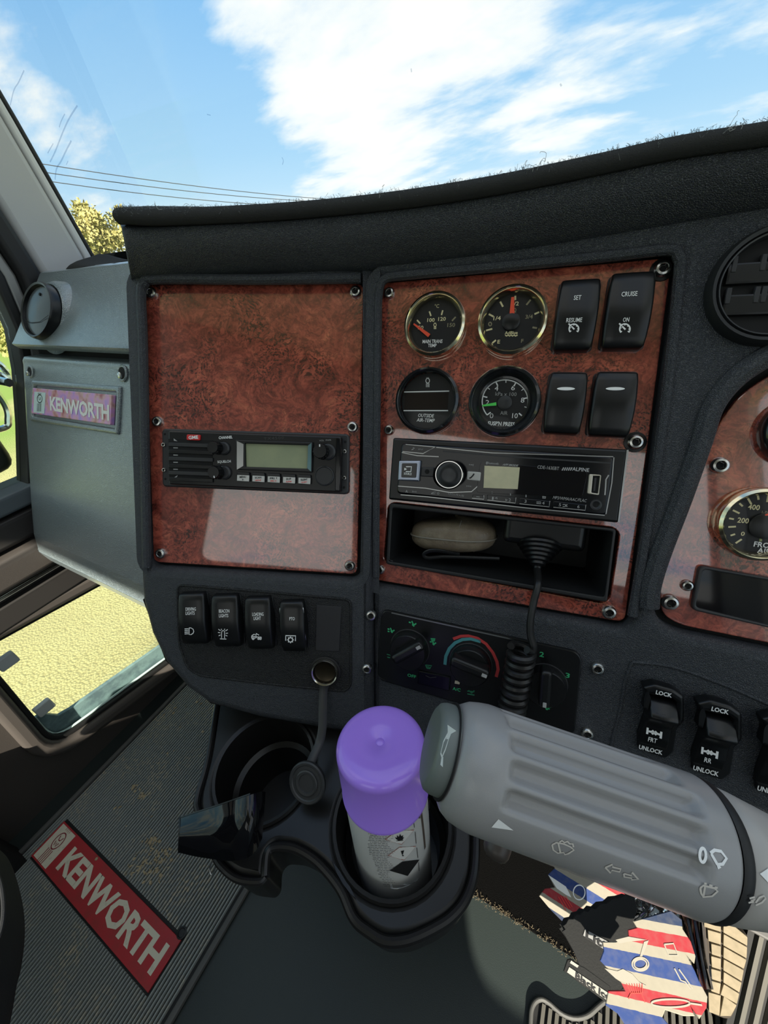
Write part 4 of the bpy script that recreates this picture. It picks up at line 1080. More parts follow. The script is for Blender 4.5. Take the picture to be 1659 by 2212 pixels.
g2, h, R = gauge('larger gold-rimmed tank level gauge with needle at half, marked AdBlue', F2, 1029, 1183, 612, 768, 'gold')
st('scale_marks', F2, [[(593, 298), (618, 311)], [(655, 230), (670, 258)], [(737, 198), (737, 222)], [(578, 387), (612, 378)], [(612, 455), (632, 439)], [(867, 287), (841, 298)]], h, .0013, CREAM, g2, K2); st('scale_marks', F2, [[(820, 220), (797, 248)], [(830, 370), (855, 374)]], h, .0013, DIMC, g2, K2)
tx(F2, '1/4', 638, 320, 40, 22, g2, CREAM, h, K2); tx(F2, '1/2', 738, 241, 36, 22, g2, CREAM, h, K2); tx(F2, '3/4', 812, 312, 40, 22, g2, DIMC, h, K2); tx(F2, 'E', 647, 448, 14, 20, g2, CREAM, h, K2); tx(F2, 'F', 775, 443, 13, 20, g2, DIMC, h, K2)
tx(F2, 'AdBlue', 715, 399, 70, 18, g2, CREAM, h, K2); st('wave_mark', F2, [[(682, 412), (690, 417), (698, 412), (706, 417), (714, 412), (722, 417), (730, 412), (738, 417), (749, 412)]], h, .0009, CREAM, g2, K2)
emblem(F2, g2, 735, 280, 14, h, DIMC, K2); st('tank_mark', F2, [arc(600, 352, 8, 10, 0, 360, 12)], h, .0008, DIMC, g2, K2)
needle(g2, F2, (723, 207), (719, 303), h + .0012, .0022, .0038, NEEDLE, K2); hub(g2, F2, 714, 340, h, .0068, K2)
g3, h, R = gauge('plain black outside air temperature readout, marked OUTSIDE AIR-TEMP', F2, 849, 992, 793, 937, 'black')
st('white_line', F2, [[(133, 721), (378, 716)], [(130, 822), (372, 822)]], h, .0009, WHITE, g3, K2)
pq('readout_window', F2, [(136, 728), (374, 723), (370, 815), (134, 816)], h - .0002, h + .0002, mat('brown_black_lens', (.018, .012, .010), .15), g3, 0, K=K2)
tx(F2, 'OUTSIDE', 252, 849, 86, 19, g3, WHITE, h, K2, shear=.15, bold=.01); tx(F2, 'AIR-TEMP', 250, 874, 98, 19, g3, WHITE, h, K2, shear=.15, bold=.01); emblem(F2, g3, 261, 668, 24, h, WHITE, K2)
g4, h, R = gauge('black suspension air pressure gauge with green needle, marked AIR SUSP\'N PRESS', F2, 1010, 1166, 789, 944, 'chrome')
cx_, cy_, rx_, ry_ = 682, 773, 125, 118
st('scale_arc', F2, [arc(cx_, cy_, rx_, ry_, 218, -42, 40)], h, .0009, WHITE, g4, K2)
for i in range(11):
    a = math.radians(218 - 26 * i); o_ = .80 if i % 2 == 0 else .87
    st('scale_marks', F2, [[(cx_ + rx_ * math.cos(a), cy_ - ry_ * math.sin(a)), (cx_ + rx_ * o_ * math.cos(a), cy_ - ry_ * o_ * math.sin(a))]], h + .0001, .0010 if i % 2 == 0 else .0006, WHITE, g4, K2)
for s_, x, y, w_ in (('0', 608, 850, 20), ('2', 585, 778, 19), ('4', 635, 701, 20), ('6', 725, 698, 20), ('8', 777, 765, 20), ('10', 735, 850, 30)): tx(F2, s_, x, y, w_, 27, g4, mat('grey_white_print', (.62, .62, .6), .6) if s_ == '0' else WHITE, h, K2, bold=0)
tx(F2, 'kPa x 100', 686, 732, 115, 20, g4, DIMW, h, K2, bold=0); tx(F2, 'AIR', 675, 835, 40, 20, g4, DIMW, h, K2, bold=0); tx(F2, "SUSP'N PRESS", 660, 893, 146, 23, g4, WHITE, h + .002, K2)
needle(g4, F2, (557, 796), (634, 786), h + .0010, .0012, .0026, GNEEDLE, K2); hub(g4, F2, 680, 780, h, .0056, K2, GREYBLK)
g5, h, R = gauge('gold-rimmed front air pressure gauge at the right edge, marked FRONT AIR', F2, 1550, 1748, 1052, 1217, 'gold')
for i in range(9):
    a = math.radians(218 - 17 * i); o_ = .78 if i % 2 == 0 else .86
    st('scale_marks', F2, [[(1649 + 76 * math.cos(a), 1134 - 64 * math.sin(a)), (1649 + 76 * o_ * math.cos(a), 1134 - 64 * o_ * math.sin(a))]], h, .0012, CREAM, g5)
tx(F2, '400', 550, 1480, 62, 28, g5, CREAM, h, K5); tx(F2, '200', 494, 1549, 60, 28, g5, CREAM, h, K5); tx(F2, '0', 492, 1618, 20, 22, g5, CREAM, h, K5); tx(F2, 'kPa', 612, 1512, 44, 22, g5, DIMC, h, K5, bold=0)
tx(F2, 'FRONT', 622, 1679, 148, 28, g5, WHITE, h, K5); tx(F2, 'AIR', 604, 1707, 74, 26, g5, WHITE, h, K5); emblem(F2, g5, 585, 1640, 16, h, mat('yellow_green_print', (.4, .45, .2), .6), K5)
needle(g5, F2, (612, 1515), (640, 1570), h + .0012, .002, .004, NEEDLE, K5); hub(g5, F2, 600, 1578, h, .0090, K5)
g6, h, R = gauge('dark upper gauge at the right edge, only its rim showing', F2, 1651, 1850, 845, 1015, 'black')
st('white_line', F2, [[(1690, 930), (1830, 925)]], h, .0009, WHITE, g6)
ds = thing('warning_display', 'black rectangular warning display under the right-hand gauges', 'display', F2.at(1600, 1300, 0))
pq('bezel', F2, [(1512, 1222), (1740, 1262), (1740, 1375), (1494, 1318)], .0004, .004, GREYBLK, ds, .001, .004, [[(1520, 1230), (1735, 1268), (1735, 1368), (1503, 1312)]])
pq('screen', F2, [(1518, 1228), (1738, 1266), (1738, 1370), (1500, 1314)], .001, .0028, LENSBLK, ds, .0002, .003)

# ---------------------------------------------------------------- rocker switches
def rocker(name, label, F, l, r, tp, bt_, h0, grp, chrome=False, slab=None):
    cx, cy = (l + r) / 2, (tp + bt_) / 2
    hh = .011
    w_ = span(F, (l, cy), (r, cy), h0 + hh * .6); H_ = span(F, (cx, tp), (cx, bt_), h0 + hh * .5)
    c = F.px(cx, cy, h0 + hh * .7)
    th = thing(name, label, 'switch', F.M(c.x, c.y, h0), grp)
    us = [(-1, 0), (-1, .55), (-.975, .80), (-.93, .93), (-.84, 1), (-.4, 1.03), (0, 1.04), (.4, 1.03), (.84, 1), (.93, .93), (.975, .80), (1, .55), (1, 0)]
    vs = [(-1, 0), (-1, .40), (-.985, .60), (-.955, .74), (-.90, .85), (-.7, .93), (-.4, .99), (-.15, 1.04), (.15, 1.0), (.4, .9), (.7, .82), (.90, .72), (.955, .62), (.985, .48), (1, .3), (1, 0)]
    rows = []
    for v, fv in vs:
        wf = 1 - .10 * abs(v) ** 3
        if abs(v) > .9: wf -= .10 * ((abs(v) - .9) / .1) ** 2
        rows.append([(u * w_ / 2 * wf, v * H_ / 2, hh * min(fu if fu < 1 else fu, 1.04) * fv if fu < .95 else hh * fv * fu) for u, fu in us])
    mb = MB(); mb.grid(rows); rk = mb.build('paddle', SATIN, th, angle=60, fixn=True)
    mb = MB(); mb.plate(rr(w_ * 1.0, H_ * .97, .003), .0002, .002, .0006, 2); mb.build('base', SATIN2, th)
    if chrome:
        mb = MB(); mb.tube([(-w_ * .46, -.2 * H_, hh * .85), (-w_ * .44, H_ * .36, hh * .72), (-w_ * .38, H_ * .46, hh * .60), (w_ * .38, H_ * .46, hh * .60), (w_ * .44, H_ * .36, hh * .72), (w_ * .46, -.2 * H_, hh * .85), (w_ * .44, -.46 * H_, hh * .5)], .0006, 6); mb.build('bright_edge', SILVER, th)
    def hv(v):
        q = max(-1, min(1, v / (H_ / 2)))
        for (a, fa), (b, fb) in zip(vs, vs[1:]):
            if a <= q <= b and b > a: return hh * (fa + (fb - fa) * (q - a) / (b - a)) * 1.04
        return hh
    def surf(p):
        q = F.px(p[0], p[1], h0 + hh)
        for _ in range(2): q = F.px(p[0], p[1], h0 + hv(q.y - c.y) + .0004)
        return F.w(q), F.N
    return th, surf
def stext(F, s, x, y, w, h_, par, mt_, surf, K, bold=.01):
    x, y = k(K, x, y); w /= K[2]; h_ /= K[2]
    vs, fs = text_geo(s, bold, 0, 1.0); P0, _ = surf((x, y))
    W_ = (surf((x + w / 2, y))[0] - surf((x - w / 2, y))[0]).length; H_ = (surf((x, y + h_ / 2))[0] - surf((x, y - h_ / 2))[0]).length
    up = (surf((x, y - h_ / 2))[0] - surf((x, y + h_ / 2))[0]); up = (up - F.U * up.dot(F.U)).normalized()
    mb = MB(); mb.add([P0 + F.U * (a * W_) + up * (b * H_) for a, b in vs], fs); return mb.build('lettering', mt_, par, world=True, smooth=False)
def cruise_icon(F, th, sf, x, y, r):
    st('icon', F, [arc(x, y, r, r, 222, -42, 20)], 0, .0009, WHITE, th, K2, surf=sf)
    st('icon', F, [[(x + r * .95 * math.cos(math.radians(a)), y - r * .95 * math.sin(math.radians(a))), (x + r * .7 * math.cos(math.radians(a)), y - r * .7 * math.sin(math.radians(a)))] for a in (215, 165, 90, 45, 0, -35)], 0, .0008, WHITE, th, K2, surf=sf)
    st('icon', F, [[(x - r * .5, y - r * .5), (x + r * .1, y + r * .1)], [(x - r * 1.1, y - r * 1.1), (x - r * .65, y - r * .65)], [(x - r * .65, y - r * .98), (x - r * .62, y - r * .62), (x - r * .98, y - r * .65)]], 0, .0010, WHITE, th, K2, surf=sf)
G_ = 'rocker switches beside the gauges'
s1, sf = rocker('rocker_switch', 'black rocker switch marked SET and RESUME', F2, 1199, 1291, 602, 757, 0, G_)
stext(F2, 'SET', 1075, 208, 40, 25, s1, WHITE, sf, K2); stext(F2, 'RESUME', 1057, 330, 86, 24, s1, WHITE, sf, K2); cruise_icon(F2, s1, sf, 1055, 378, 26)
s2, sf = rocker('rocker_switch', 'black rocker switch marked CRUISE and ON', F2, 1306, 1408, 587, 753, 0, G_)
stext(F2, 'CRUISE', 1357, 188, 86, 26, s2, WHITE, sf, K2); stext(F2, 'ON', 1339, 328, 34, 24, s2, WHITE, sf, K2); cruise_icon(F2, s2, sf, 1332, 379, 28)
s3, sf = rocker('rocker_switch', 'unmarked rocker switch with white lens, next to the suspension gauge', F2, 1177, 1264, 803, 938, 0, G_); pt('lens', F2, arc(1012, 703, 49, 9, 0, 360, 24)[:-1], 0, WHITE, s3, K2, surf=sf, label='white oval lens')
s4, sf = rocker('rocker_switch', 'unmarked rocker switch with white lens, rightmost of the lower pair', F2, 1275, 1373, 802, 944, 0, G_); pt('lens', F2, arc(1280, 703, 52, 9, 0, 360, 24)[:-1], 0, WHITE, s4, K2, surf=sf, label='white oval lens')
G_ = 'rocker switches under the two-way radio'
a1, sf = rocker('rocker_switch', 'black rocker switch marked DRIVING LIGHTS', F1, 387, 447, 1283, 1392, TH, G_)
stext(F1, 'DRIVING', 260, 273, 80, 27, a1, WHITE, sf, K6); stext(F1, 'LIGHTS', 255, 305, 70, 27, a1, WHITE, sf, K6)
st('icon', F1, [[(247, 420), (262, 420), (278, 430), (284, 446), (278, 462), (262, 472), (247, 472), (247, 420)], [(212, 428), (240, 426)], [(212, 441), (240, 439)], [(212, 454), (240, 452)], [(212, 467), (240, 465)]], 0, .0008, WHITE, a1, K6, surf=sf)
a2, sf = rocker('rocker_switch', 'black rocker switch marked BEACON LIGHTS', F1, 458, 519, 1287, 1398, TH, G_)
stext(F1, 'BEACON', 520, 288, 82, 27, a2, WHITE, sf, K6); stext(F1, 'LIGHTS', 516, 324, 72, 27, a2, WHITE, sf, K6)
st('icon', F1, [[(500, 500), (500, 455), (506, 442), (515, 440), (521, 445), (523, 455), (523, 500)], [(487, 505), (537, 507)], [(475, 430), (492, 442)], [(472, 455), (490, 458)], [(478, 482), (492, 474)], [(548, 432), (530, 444)], [(550, 460), (532, 462)], [(545, 484), (530, 476)], [(497, 427), (500, 436)], [(525, 427), (522, 436)]], 0, .0007, WHITE, a2, K6, surf=sf)
a3, sf = rocker('rocker_switch', 'black rocker switch marked LOADING LIGHT', F1, 530, 589, 1292, 1403, TH, G_)
stext(F1, 'LOADING', 783, 313, 88, 27, a3, WHITE, sf, K6); stext(F1, 'LIGHT', 778, 345, 56, 27, a3, WHITE, sf, K6)
st('icon', F1, [[(735, 500), (735, 482), (750, 470), (768, 472), (770, 497), (735, 500)], [(738, 486), (768, 487)], [(770, 490), (810, 492), (810, 500)], [(772, 472), (768, 463), (792, 476)], arc(746, 504, 7, 7, 0, 360, 10), arc(788, 504, 6, 6, 0, 360, 10), arc(803, 505, 6, 6, 0, 360, 10)], 0, .0008, WHITE, a3, K6, surf=sf)
a4, sf = rocker('rocker_switch', 'black rocker switch marked PTO with a bright edge', F1, 605, 661, 1300, 1408, TH, G_, True)
stext(F1, 'PTO', 1049, 348, 42, 26, a4, WHITE, sf, K6)
st('icon', F1, [[(1000, 520), (1000, 480), (1077, 482), (1075, 522)], arc(1037, 513, 17, 17, 0, 360, 18)] + [[(1037 + 17 * math.cos(a), 513 + 17 * math.sin(a)), (1037 + 26 * math.cos(a), 513 + 26 * math.sin(a))] for a in [i * math.pi / 4 for i in range(8)]], 0, .0010, WHITE, a4, K6, surf=sf)
# guarded diff-lock toggles
def lock(label, dx, dy, sc_, low, wd=(675, 435, 150), ul=(550, 962, 220)):
    T_ = lambda pts: [(dx + x * sc_, dy + y * sc_) for x, y in pts]
    q = k(K8, *T_([(645, 700)])[0])
    th = thing('lock_switch', label, 'switch', F2.at(*q, TH), 'guarded lock switches at the lower right')
    pq('base_plate', F2, T_([(478, 372), (590, 346), (770, 396), (868, 462), (868, 690), (800, 760), (770, 985), (690, 1046), (430, 955), (425, 800), (500, 590), (490, 450)]), TH + .0003, TH + .003, SATIN, th, .001, .002, K=K8)
    pq('guard', F2, T_([(480, 374), (592, 348), (772, 398), (868, 464), (866, 690), (800, 740), (812, 520), (740, 470), (540, 432), (524, 470), (515, 585), (488, 590), (520, 470)]), TH + .003, TH + .012, SATIN, th, .0022, .0015, K=K8, seg=3)
    c = F2.px(*k(K8, *T_([(625, 720)])[0]), TH + .008)
    W_ = span(F2, k(K8, *T_([(500, 640)])[0]), k(K8, *T_([(770, 710)])[0]), TH + .008); H_ = span(F2, k(K8, *T_([(660, 480)])[0]), k(K8, *T_([(570, 930)])[0]), TH + .008)
    prof = [(-1, .001), (-.99, .004), (-.93, .0055), (-.5, .0065), (-.1, .0075), (.12, .0085), (.3, .0125), (.42, .0150), (.5, .0150), (.62, .0125), (.85, .0080), (.96, .006), (1, .001)]
    rows = [[(u * W_ / 2 * (.96 if abs(v) < .3 else 1), v * H_ / 2, h_ * f) for u, f in ((-1, .1), (-1, .7), (-.95, .93), (-.85, 1), (0, 1.02), (.85, 1), (.95, .93), (1, .7), (1, .1))] for v, h_ in prof]
    mb = MB(); mb.grid(rows); pdl = mb.build('paddle', SATIN, th, M=WM[th].inverted() @ F2.M(c.x, c.y, TH + .002), angle=50, fixn=True)
    tx(F2, 'LOCK', *T_([(675, 433)])[0], 152 * sc_, 40 * sc_, th, WHITE, TH + .0125, K8, bold=.03)
    tx(F2, 'UNLOCK', *T_([(550, 962)])[0], 222 * sc_, 42 * sc_, th, WHITE, TH + .0034, K8, bold=.03)
    tx(F2, 'DIFF', *T_([(645, 634)])[0], 90 * sc_, 26 * sc_, th, mat('faint_mark', (.05, .05, .05), .5), TH + .0146, K8, bold=0)
    st('bar_mark', F2, [T_([(606, 650), (676, 666)])], TH + .0132, .0014, DIMW, th, K8)
    tx(F2, 'LOCK', *T_([(622, 682)])[0], 138 * sc_, 32 * sc_, th, DIMW, TH + .0120, K8, bold=0)
    if low:
        pt('icon', F2, T_([(512, 750), (532, 755), (526, 815), (506, 810)]), TH + .0100, WHITE, th, K8); pt('icon', F2, T_([(640, 788), (662, 794), (654, 858), (632, 852)]), TH + .0100, WHITE, th, K8)
        st('icon', F2, [T_([(530, 786), (560, 793)]), T_([(604, 806), (640, 820)]), T_([(562, 778), (605, 822)]), T_([(605, 790), (560, 812)])], TH + .0101, .0016, WHITE, th, K8)
        tx(F2, low, *T_([(568, 870)])[0], (82 if len(low) > 2 else 62) * sc_, 42 * sc_, th, WHITE, TH + .0098, K8, bold=.01)
    else:
        st('icon', F2, [T_([(600, 745), (600, 830)]), T_([(575, 745), (690, 760)]), T_([(575, 830), (640, 842)]), T_([(600, 790), (670, 798)])], TH + .0101, .003, WHITE, th, K8)
    return th
lock('guarded toggle switch marked LOCK, FRT and UNLOCK', 0, 0, 1.0, 'FRT')
lock('guarded toggle switch marked LOCK, RR and UNLOCK', 478, 123, 1.08, 'RR')
lock('third guarded toggle switch, cut off by the right picture edge', 1050, 240, 1.16, None)

# ---------------------------------------------------------------- right air vent
FRV = Frame(F2.wp(1668, 620, TH), F2.U, F2.V)
RV = span(F2, (1522, 620), (1668, 620), TH)
rv_ = thing('air_vent', 'open round black air vent with slats at the upper right', 'vent', FRV.M())
mb = MB(); mb.lathe([(RV, .0005), (RV * .99, .004), (RV * .94, .008), (RV * .88, .007), (RV * .84, .001), (RV * .80, -.004)], 56); mb.build('outer_ring', SATIN2, rv_)
mb = MB(); mb.lathe([(RV * .86, .004), (RV * .845, .0075), (RV * .82, .0070), (RV * .80, .0), (RV * .78, -.004)], 56); mb.build('inner_ring', GREYBLK, rv_)
mb = MB(); mb.lathe([(RV * .80, .0015), (0, .0012)], 56); mb.build('throat', BACK, rv_)
for y_ in (-.30, .22):
    w2_ = math.sqrt(max(.1, .6 - y_ * y_)) * RV * 1.0
    mb = MB(); mb.plate([(-w2_, y_ * RV - .007), (w2_, y_ * RV - .007), (w2_, y_ * RV + .006), (-w2_, y_ * RV + .006)], .002, .005, .0015, 2); sl_ = mb.build('slat', SATIN, rv_)
    for x_ in (-.66, -.25, -.15):
        mb = MB(); mb.plate([(x_ * RV - .0015, y_ * RV), (x_ * RV + .0015, y_ * RV), (x_ * RV + .0015, y_ * RV + .010), (x_ * RV - .0015, y_ * RV + .010)], .002, .0055, .0005, 1); mb.build('pivot_clip', GREYBLK, sl_)

# ---------------------------------------------------------------- power socket with its dust cap
sc_c = (703, 1449)
ps = thing('power_socket', 'round chrome-rimmed power socket with a dangling rubber dust cap', 'socket', F1.at(*sc_c, TH))
Rs = span(F1, (674, 1449), (732, 1449), TH + .004) / 2
mb = MB(); mb.lathe([(Rs * 1.0, 0), (Rs * 1.0, .004), (Rs * .94, .0055), (Rs * .86, .005), (Rs * .82, .003), (Rs * .80, -.002)], 36); mb.build('chrome_ring', mat('warm_chrome', (.80, .76, .66), .15, 1.), ps)
mb = MB(); mb.lathe([(Rs * .81, .0036), (Rs * .78, .0012), (Rs * .70, .0008), (0, .0007)], 36); mb.build('barrel', mat('dark_brass', (.05, .04, .025), .3, .8), ps)
mb = MB(); mb.lathe([(Rs * 1.14, .0003), (Rs * 1.16, .0018), (Rs * 1.02, .0022), (Rs * 1.0, .0006)], 36); sr_ = mb.build('strap_collar', RUBBER, ps)
pth = smooth_path([F1.wp(x, y, h) for x, y, h in ((701, 1474, TH + .002), (698, 1500, TH + .004), (697, 1540, .020), (696, 1575, .026), (690, 1605, .032), (678, 1632, .040), (670, 1650, .046))], 5)
STRAP = mat('grey_rubber', (.035, .036, .036), .4)
mb = MB(); mb.tube(pth, [.0048 if i < 3 else .0040 for i in range(len(pth))], 8, flat=.3, up=F1.N); mb.build('strap', STRAP, ps, world=True)
FCAP = Frame(F1.wp(664, 1690, .058), (.93, .10, -.05), (-.1, .55, .62)); FCAP = Frame(FCAP.O, FCAP.U, FCAP.V - FCAP.U * FCAP.V.dot(FCAP.U))
mb = MB(); mb.lathe([(0, -.003), (.0160, -.003), (.0170, -.001), (.0170, .0012), (.0160, .0022), (.0142, .0020), (.0134, .0012), (0, .0012)], 30, FCAP.M()); cp_ = mb.build('dust_cap', STRAP, ps, world=True)
mb = MB(); mb.lathe([(.0105, .001), (.0105, .0022), (.0095, .0028), (.0075, .0026), (.0070, .0016), (0, .0016)], 20, FCAP.M()); mb.build('plug', STRAP, cp_, world=True)

# ---------------------------------------------------------------- heater controls
hv = thing('heater_controls', 'black heater control panel with three rotary knobs and green symbols', 'control panel', F2.at(1035, 1440, TH))
pq('panel', F2, [(150, 82), (1400, 352), (1440, 400), (1395, 880), (1345, 905), (130, 545), (104, 505), (128, 120)], TH + .0003, TH + .0025, SATIN, hv, .0012, .004, K=K7)
hp = TH + .0027
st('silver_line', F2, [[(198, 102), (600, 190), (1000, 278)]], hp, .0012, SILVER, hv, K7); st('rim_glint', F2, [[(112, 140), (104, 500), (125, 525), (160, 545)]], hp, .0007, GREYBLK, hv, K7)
pw7 = span(F2, k(K7, 200, 330), k(K7, 440, 330), TH + .01) / 240
for (x, y, r_, bx0, bx1) in ((318, 332, 122, (225, 388), (408, 290)), (713, 428, 122, (588, 400), (835, 500)), (1196, 560, 116, (1200, 440), (1178, 725))):
    R = r_ * pw7
    kb = turn('knob', F2, x, y, TH + .0025, [(R * 1.03, 0), (R * 1.0, .004), (R * .95, .009), (R * .90, .010), (0, .010)], SATIN, hv, 40, K=K7)
    a, b = F2.px(*k(K7, *bx0), TH + .02), F2.px(*k(K7, *bx1), TH + .02); d = (b - a).to_2d(); L = d.length; ang = math.atan2(d.y, d.x); c = F2.px(*k(K7, x, y), TH + .012)
    mb = MB(); mb.plate(rr(R * 1.86, R * .52, R * .2, 4), .0, .011, .003, 3, M=F2.M(c.x, c.y, TH + .012) @ Matrix.Rotation(ang, 4, 'Z')); mb.build('grip', SATIN, kb, world=True)
    mb = MB(); mb.plate(rr(R * .24, R * .16, R * .02, 2, R * .72, 0), .011, .0114, M=F2.M(c.x, c.y, TH + .012) @ Matrix.Rotation(ang, 4, 'Z')); mb.build('pointer', DIMW, kb, world=True)
    turn('collar', F2, x, y, TH + .0025, [(R * 1.06, .0002), (R * 1.05, .001), (R * 1.0, .0012)], GREYBLK, kb, 40, K=K7)
st('cold_arc', F2, [[(546, 440), (552, 385), (575, 335), (612, 298), (660, 276), (715, 272), (780, 290)]], hp, .0028, TEAL, hv, K7); st('hot_arc', F2, [[(600, 272), (650, 254), (700, 252), (760, 268), (815, 305), (858, 360), (885, 420), (893, 470), (880, 520)]], hp, .0026, mat('dull_red_print', (.45, .04, .04), .5), hv, K7)
def person(x, y, s, extra=()):
    st('symbol', F2, [[(x - .2 * s, y - .9 * s), (x + .1 * s, y - .1 * s), (x + .6 * s, y + .2 * s), (x + 1.1 * s, y - .2 * s)], [(x - .1 * s, y + .1 * s), (x + .5 * s, y + .7 * s)], [(x - 1.1 * s, y - .6 * s), (x - .5 * s, y - .4 * s)]] + [[(x + a * s, y + b * s) for a, b in e] for e in extra], hp, .0013, GREEN, hv, K7)
person(335, 175, 22); person(195, 218, 20, [[(-1.1, .2), (-.5, .3)]]); person(468, 300, 18, [[(-.8, -1.6), (.8, -1.5), (.5, -.9), (-.6, -1.0)]])
for sy in ([[(168, 372), (190, 378), (205, 372)], [(170, 390), (190, 395)]], [[(420, 442), (460, 446), (446, 466), (430, 464), (420, 442)], [(430, 450), (432, 460)], [(440, 450), (442, 462)]], [[(692, 612), (738, 616)], [(700, 606), (720, 625), (738, 608)], [(692, 630), (738, 638)]], [[(1048, 706), (1066, 708), (1064, 734), (1046, 730)], [(1050, 720), (1064, 722)]]):
    st('symbol', F2, sy, hp, .0010, DIMG, hv, K7)
tx(F2, 'OFF', 330, 513, 55, 20, hv, GREEN, TH + .0026, K7, bold=.015); tx(F2, 'A/C', 622, 600, 50, 21, hv, GREEN, TH + .0026, K7, bold=.015)
tx(F2, '2', 1177, 373, 30, 33, hv, GREEN, TH + .0026, K7); tx(F2, '3', 1345, 510, 30, 33, hv, GREEN, TH + .0026, K7); tx(F2, '4', 1298, 677, 32, 30, hv, GREEN, TH + .0026, K7)
st('symbol', F2, [arc(1217 + 9 * math.cos(a), 717 + 9 * math.sin(a), 7, 7, 0, 300, 8) for a in [i * math.pi / 2 + .5 for i in range(4)]], hp, .0012, GREEN, hv, K7)
pq('slider_button', F2, [(372, 478), (582, 522), (576, 615), (366, 565)], TH + .0025, TH + .0045, GLOSS, hv, .001, .001, K=K7)
st('slider_ridge', F2, [[(420, 510), (450, 525), (490, 520)]], TH + .0047, .0008, GREYBLK, hv, K7)
pq('lamp', F2, [(612, 545), (644, 551), (641, 569), (609, 563)], TH + .0025, TH + .0032, mat('cream_lamp', (.55, .50, .38), .4), hv, .0002, K=K7)
# ---------------------------------------------------------------- cup holder
def circ3(a, b, c):
    ax_, ay, bx, by, cx, cy = a.x, a.y, b.x, b.y, c.x, c.y
    d = 2 * (ax_ * (by - cy) + bx * (cy - ay) + cx * (ay - by))
    ux = ((ax_ ** 2 + ay ** 2) * (by - cy) + (bx ** 2 + by ** 2) * (cy - ay) + (cx ** 2 + cy ** 2) * (ay - by)) / d
    uy = ((ax_ ** 2 + ay ** 2) * (cx - bx) + (bx ** 2 + by ** 2) * (ax_ - cx) + (cx ** 2 + cy ** 2) * (bx - ax_)) / d
    return ux, uy, math.hypot(ax_ - ux, ay - uy)
ch = thing('cup_holder', 'glossy black double cup holder bolted below the dashboard', 'cup holder', Matrix.Translation((-.15, .06, .44)))
CUPM = mat('cup_holder_plastic', (.013, .0125, .012), .28, spec=.4, bump=(1200, .15, .0002, 'noise'))
OUTL = [(467, 1509), (446, 1640), (424, 1721), (426, 1757), (460, 1842), (481, 1875), (515, 1897), (560, 1902), (573, 1888), (576, 1842), (592, 1824), (633, 1826), (669, 1844), (701, 1871), (737, 1918), (764, 1980), (797, 2012), (832, 2031), (883, 2027), (938, 2003), (978, 1976), (1005, 1941), (1022, 1887), (1026, 1819), (1023, 1778), (985, 1650), (900, 1570), (700, 1540)]
lo = FC.loop(OUTL); lo = lo if area(lo) > 0 else lo[::-1]
lo = fillet(lo, .006, 3)
w1_ = circ3(*[FC.px(*p).to_2d() for p in ((456, 1680), (585, 1544), (686, 1632))]); w2_ = circ3(*[FC.px(*p).to_2d() for p in ((718, 1770), (838, 1960), (965, 1870))])
print('WELLS', w1_, w2_)
W1 = (w1_[0], w1_[1], min(.046, w1_[2])); W2 = (w2_[0], w2_[1], min(.048, w2_[2]))
mb = MB(); mb.plate(lo, -.055, 0, .006, 4, holes=[circ(W1[2], 40, W1[0], W1[1]), circ(W2[2], 40, W2[0], W2[1])]); mb.v = [FC.w(v) for v in mb.v]; mb.build('tray', CUPM, ch, world=True)
for (x, y, r) in (W1, W2):
    mb = MB(); mb.lathe([(r * 1.07, .0005), (r * 1.04, .003), (r * .985, .0025), (r * .97, -.002), (r * .95, -.045), (r * .84, -.048), (r * .82, -.075), (r * .80, -.10), (0, -.10)], 44, Matrix.Translation((x, y, .52))); mb.build('cup_well', CUPM, ch, world=True)
mb = MB(); mb.tube(smooth_path([FC.wp(x, y, .001) for x, y in ((573, 1895), (577, 1845), (594, 1830), (633, 1832), (669, 1850), (701, 1878), (737, 1925), (764, 1985), (800, 2016), (835, 2034), (883, 2030), (938, 2006), (978, 1979), (1007, 1941), (1024, 1887), (1028, 1819), (1025, 1778))], 5), .0035, 10); mb.build('rolled_rim', CUPM, ch, world=True)
mb = MB(); mb.tube(smooth_path([FC.wp(x, y, .001) for x, y in ((470, 1509), (449, 1640), (427, 1721), (429, 1757), (462, 1845), (483, 1877), (515, 1900), (560, 1905), (573, 1895))], 5), .0028, 10); mb.build('rolled_rim', CUPM, ch, world=True)
# bracket from the tray up to the dash
mb = MB(); mb.plate(FC.loop([(470, 1509), (700, 1545), (900, 1575), (985, 1655), (940, 1600), (890, 1545), (700, 1500), (480, 1480)]), -.04, -.002, .003, 2); mb.v = [FC.w(v) for v in mb.v]; mb.build('back_bracket', CUPM, ch, world=True)

# glossy curved piece of unknown use, leaning out of the empty well
FLD = Frame(FC.wp(485, 1785, .03), (1, .12, .0), (-.08, .75, .55)); FLD = Frame(FLD.O, FLD.U, FLD.V - FLD.U * FLD.V.dot(FLD.U))
ld = thing('curved_piece', 'glossy black curved plastic piece leaning out of the empty cup well', 'lid', FLD.M())
tp = [(35, 1195), (180, 1147), (340, 1095), (460, 1055), (560, 1020), (660, 985), (740, 962), (790, 965)]
bt2 = [(25, 1500), (180, 1537), (350, 1562), (450, 1575), (540, 1572), (630, 1552), (700, 1500), (760, 1380)]
hb_ = [-.002, .0, .003, .007, .011, .012, .006, -.006]
rows = []
for (a, b, hh) in zip(tp, bt2, hb_):
    row = []
    for j in range(9):
        q = j / 8; x, y = k(KU, a[0] + (b[0] - a[0]) * q, a[1] + (b[1] - a[1]) * q)
        row.append(FLD.px(x, y, hh * (1 - .2 * q) + .006 * math.sin(math.pi * q)))
    rows.append(row)
D_ = densify(rows, 3)
back_ = [[p + V3((0, 0, -.0022)) for p in r] for r in D_]
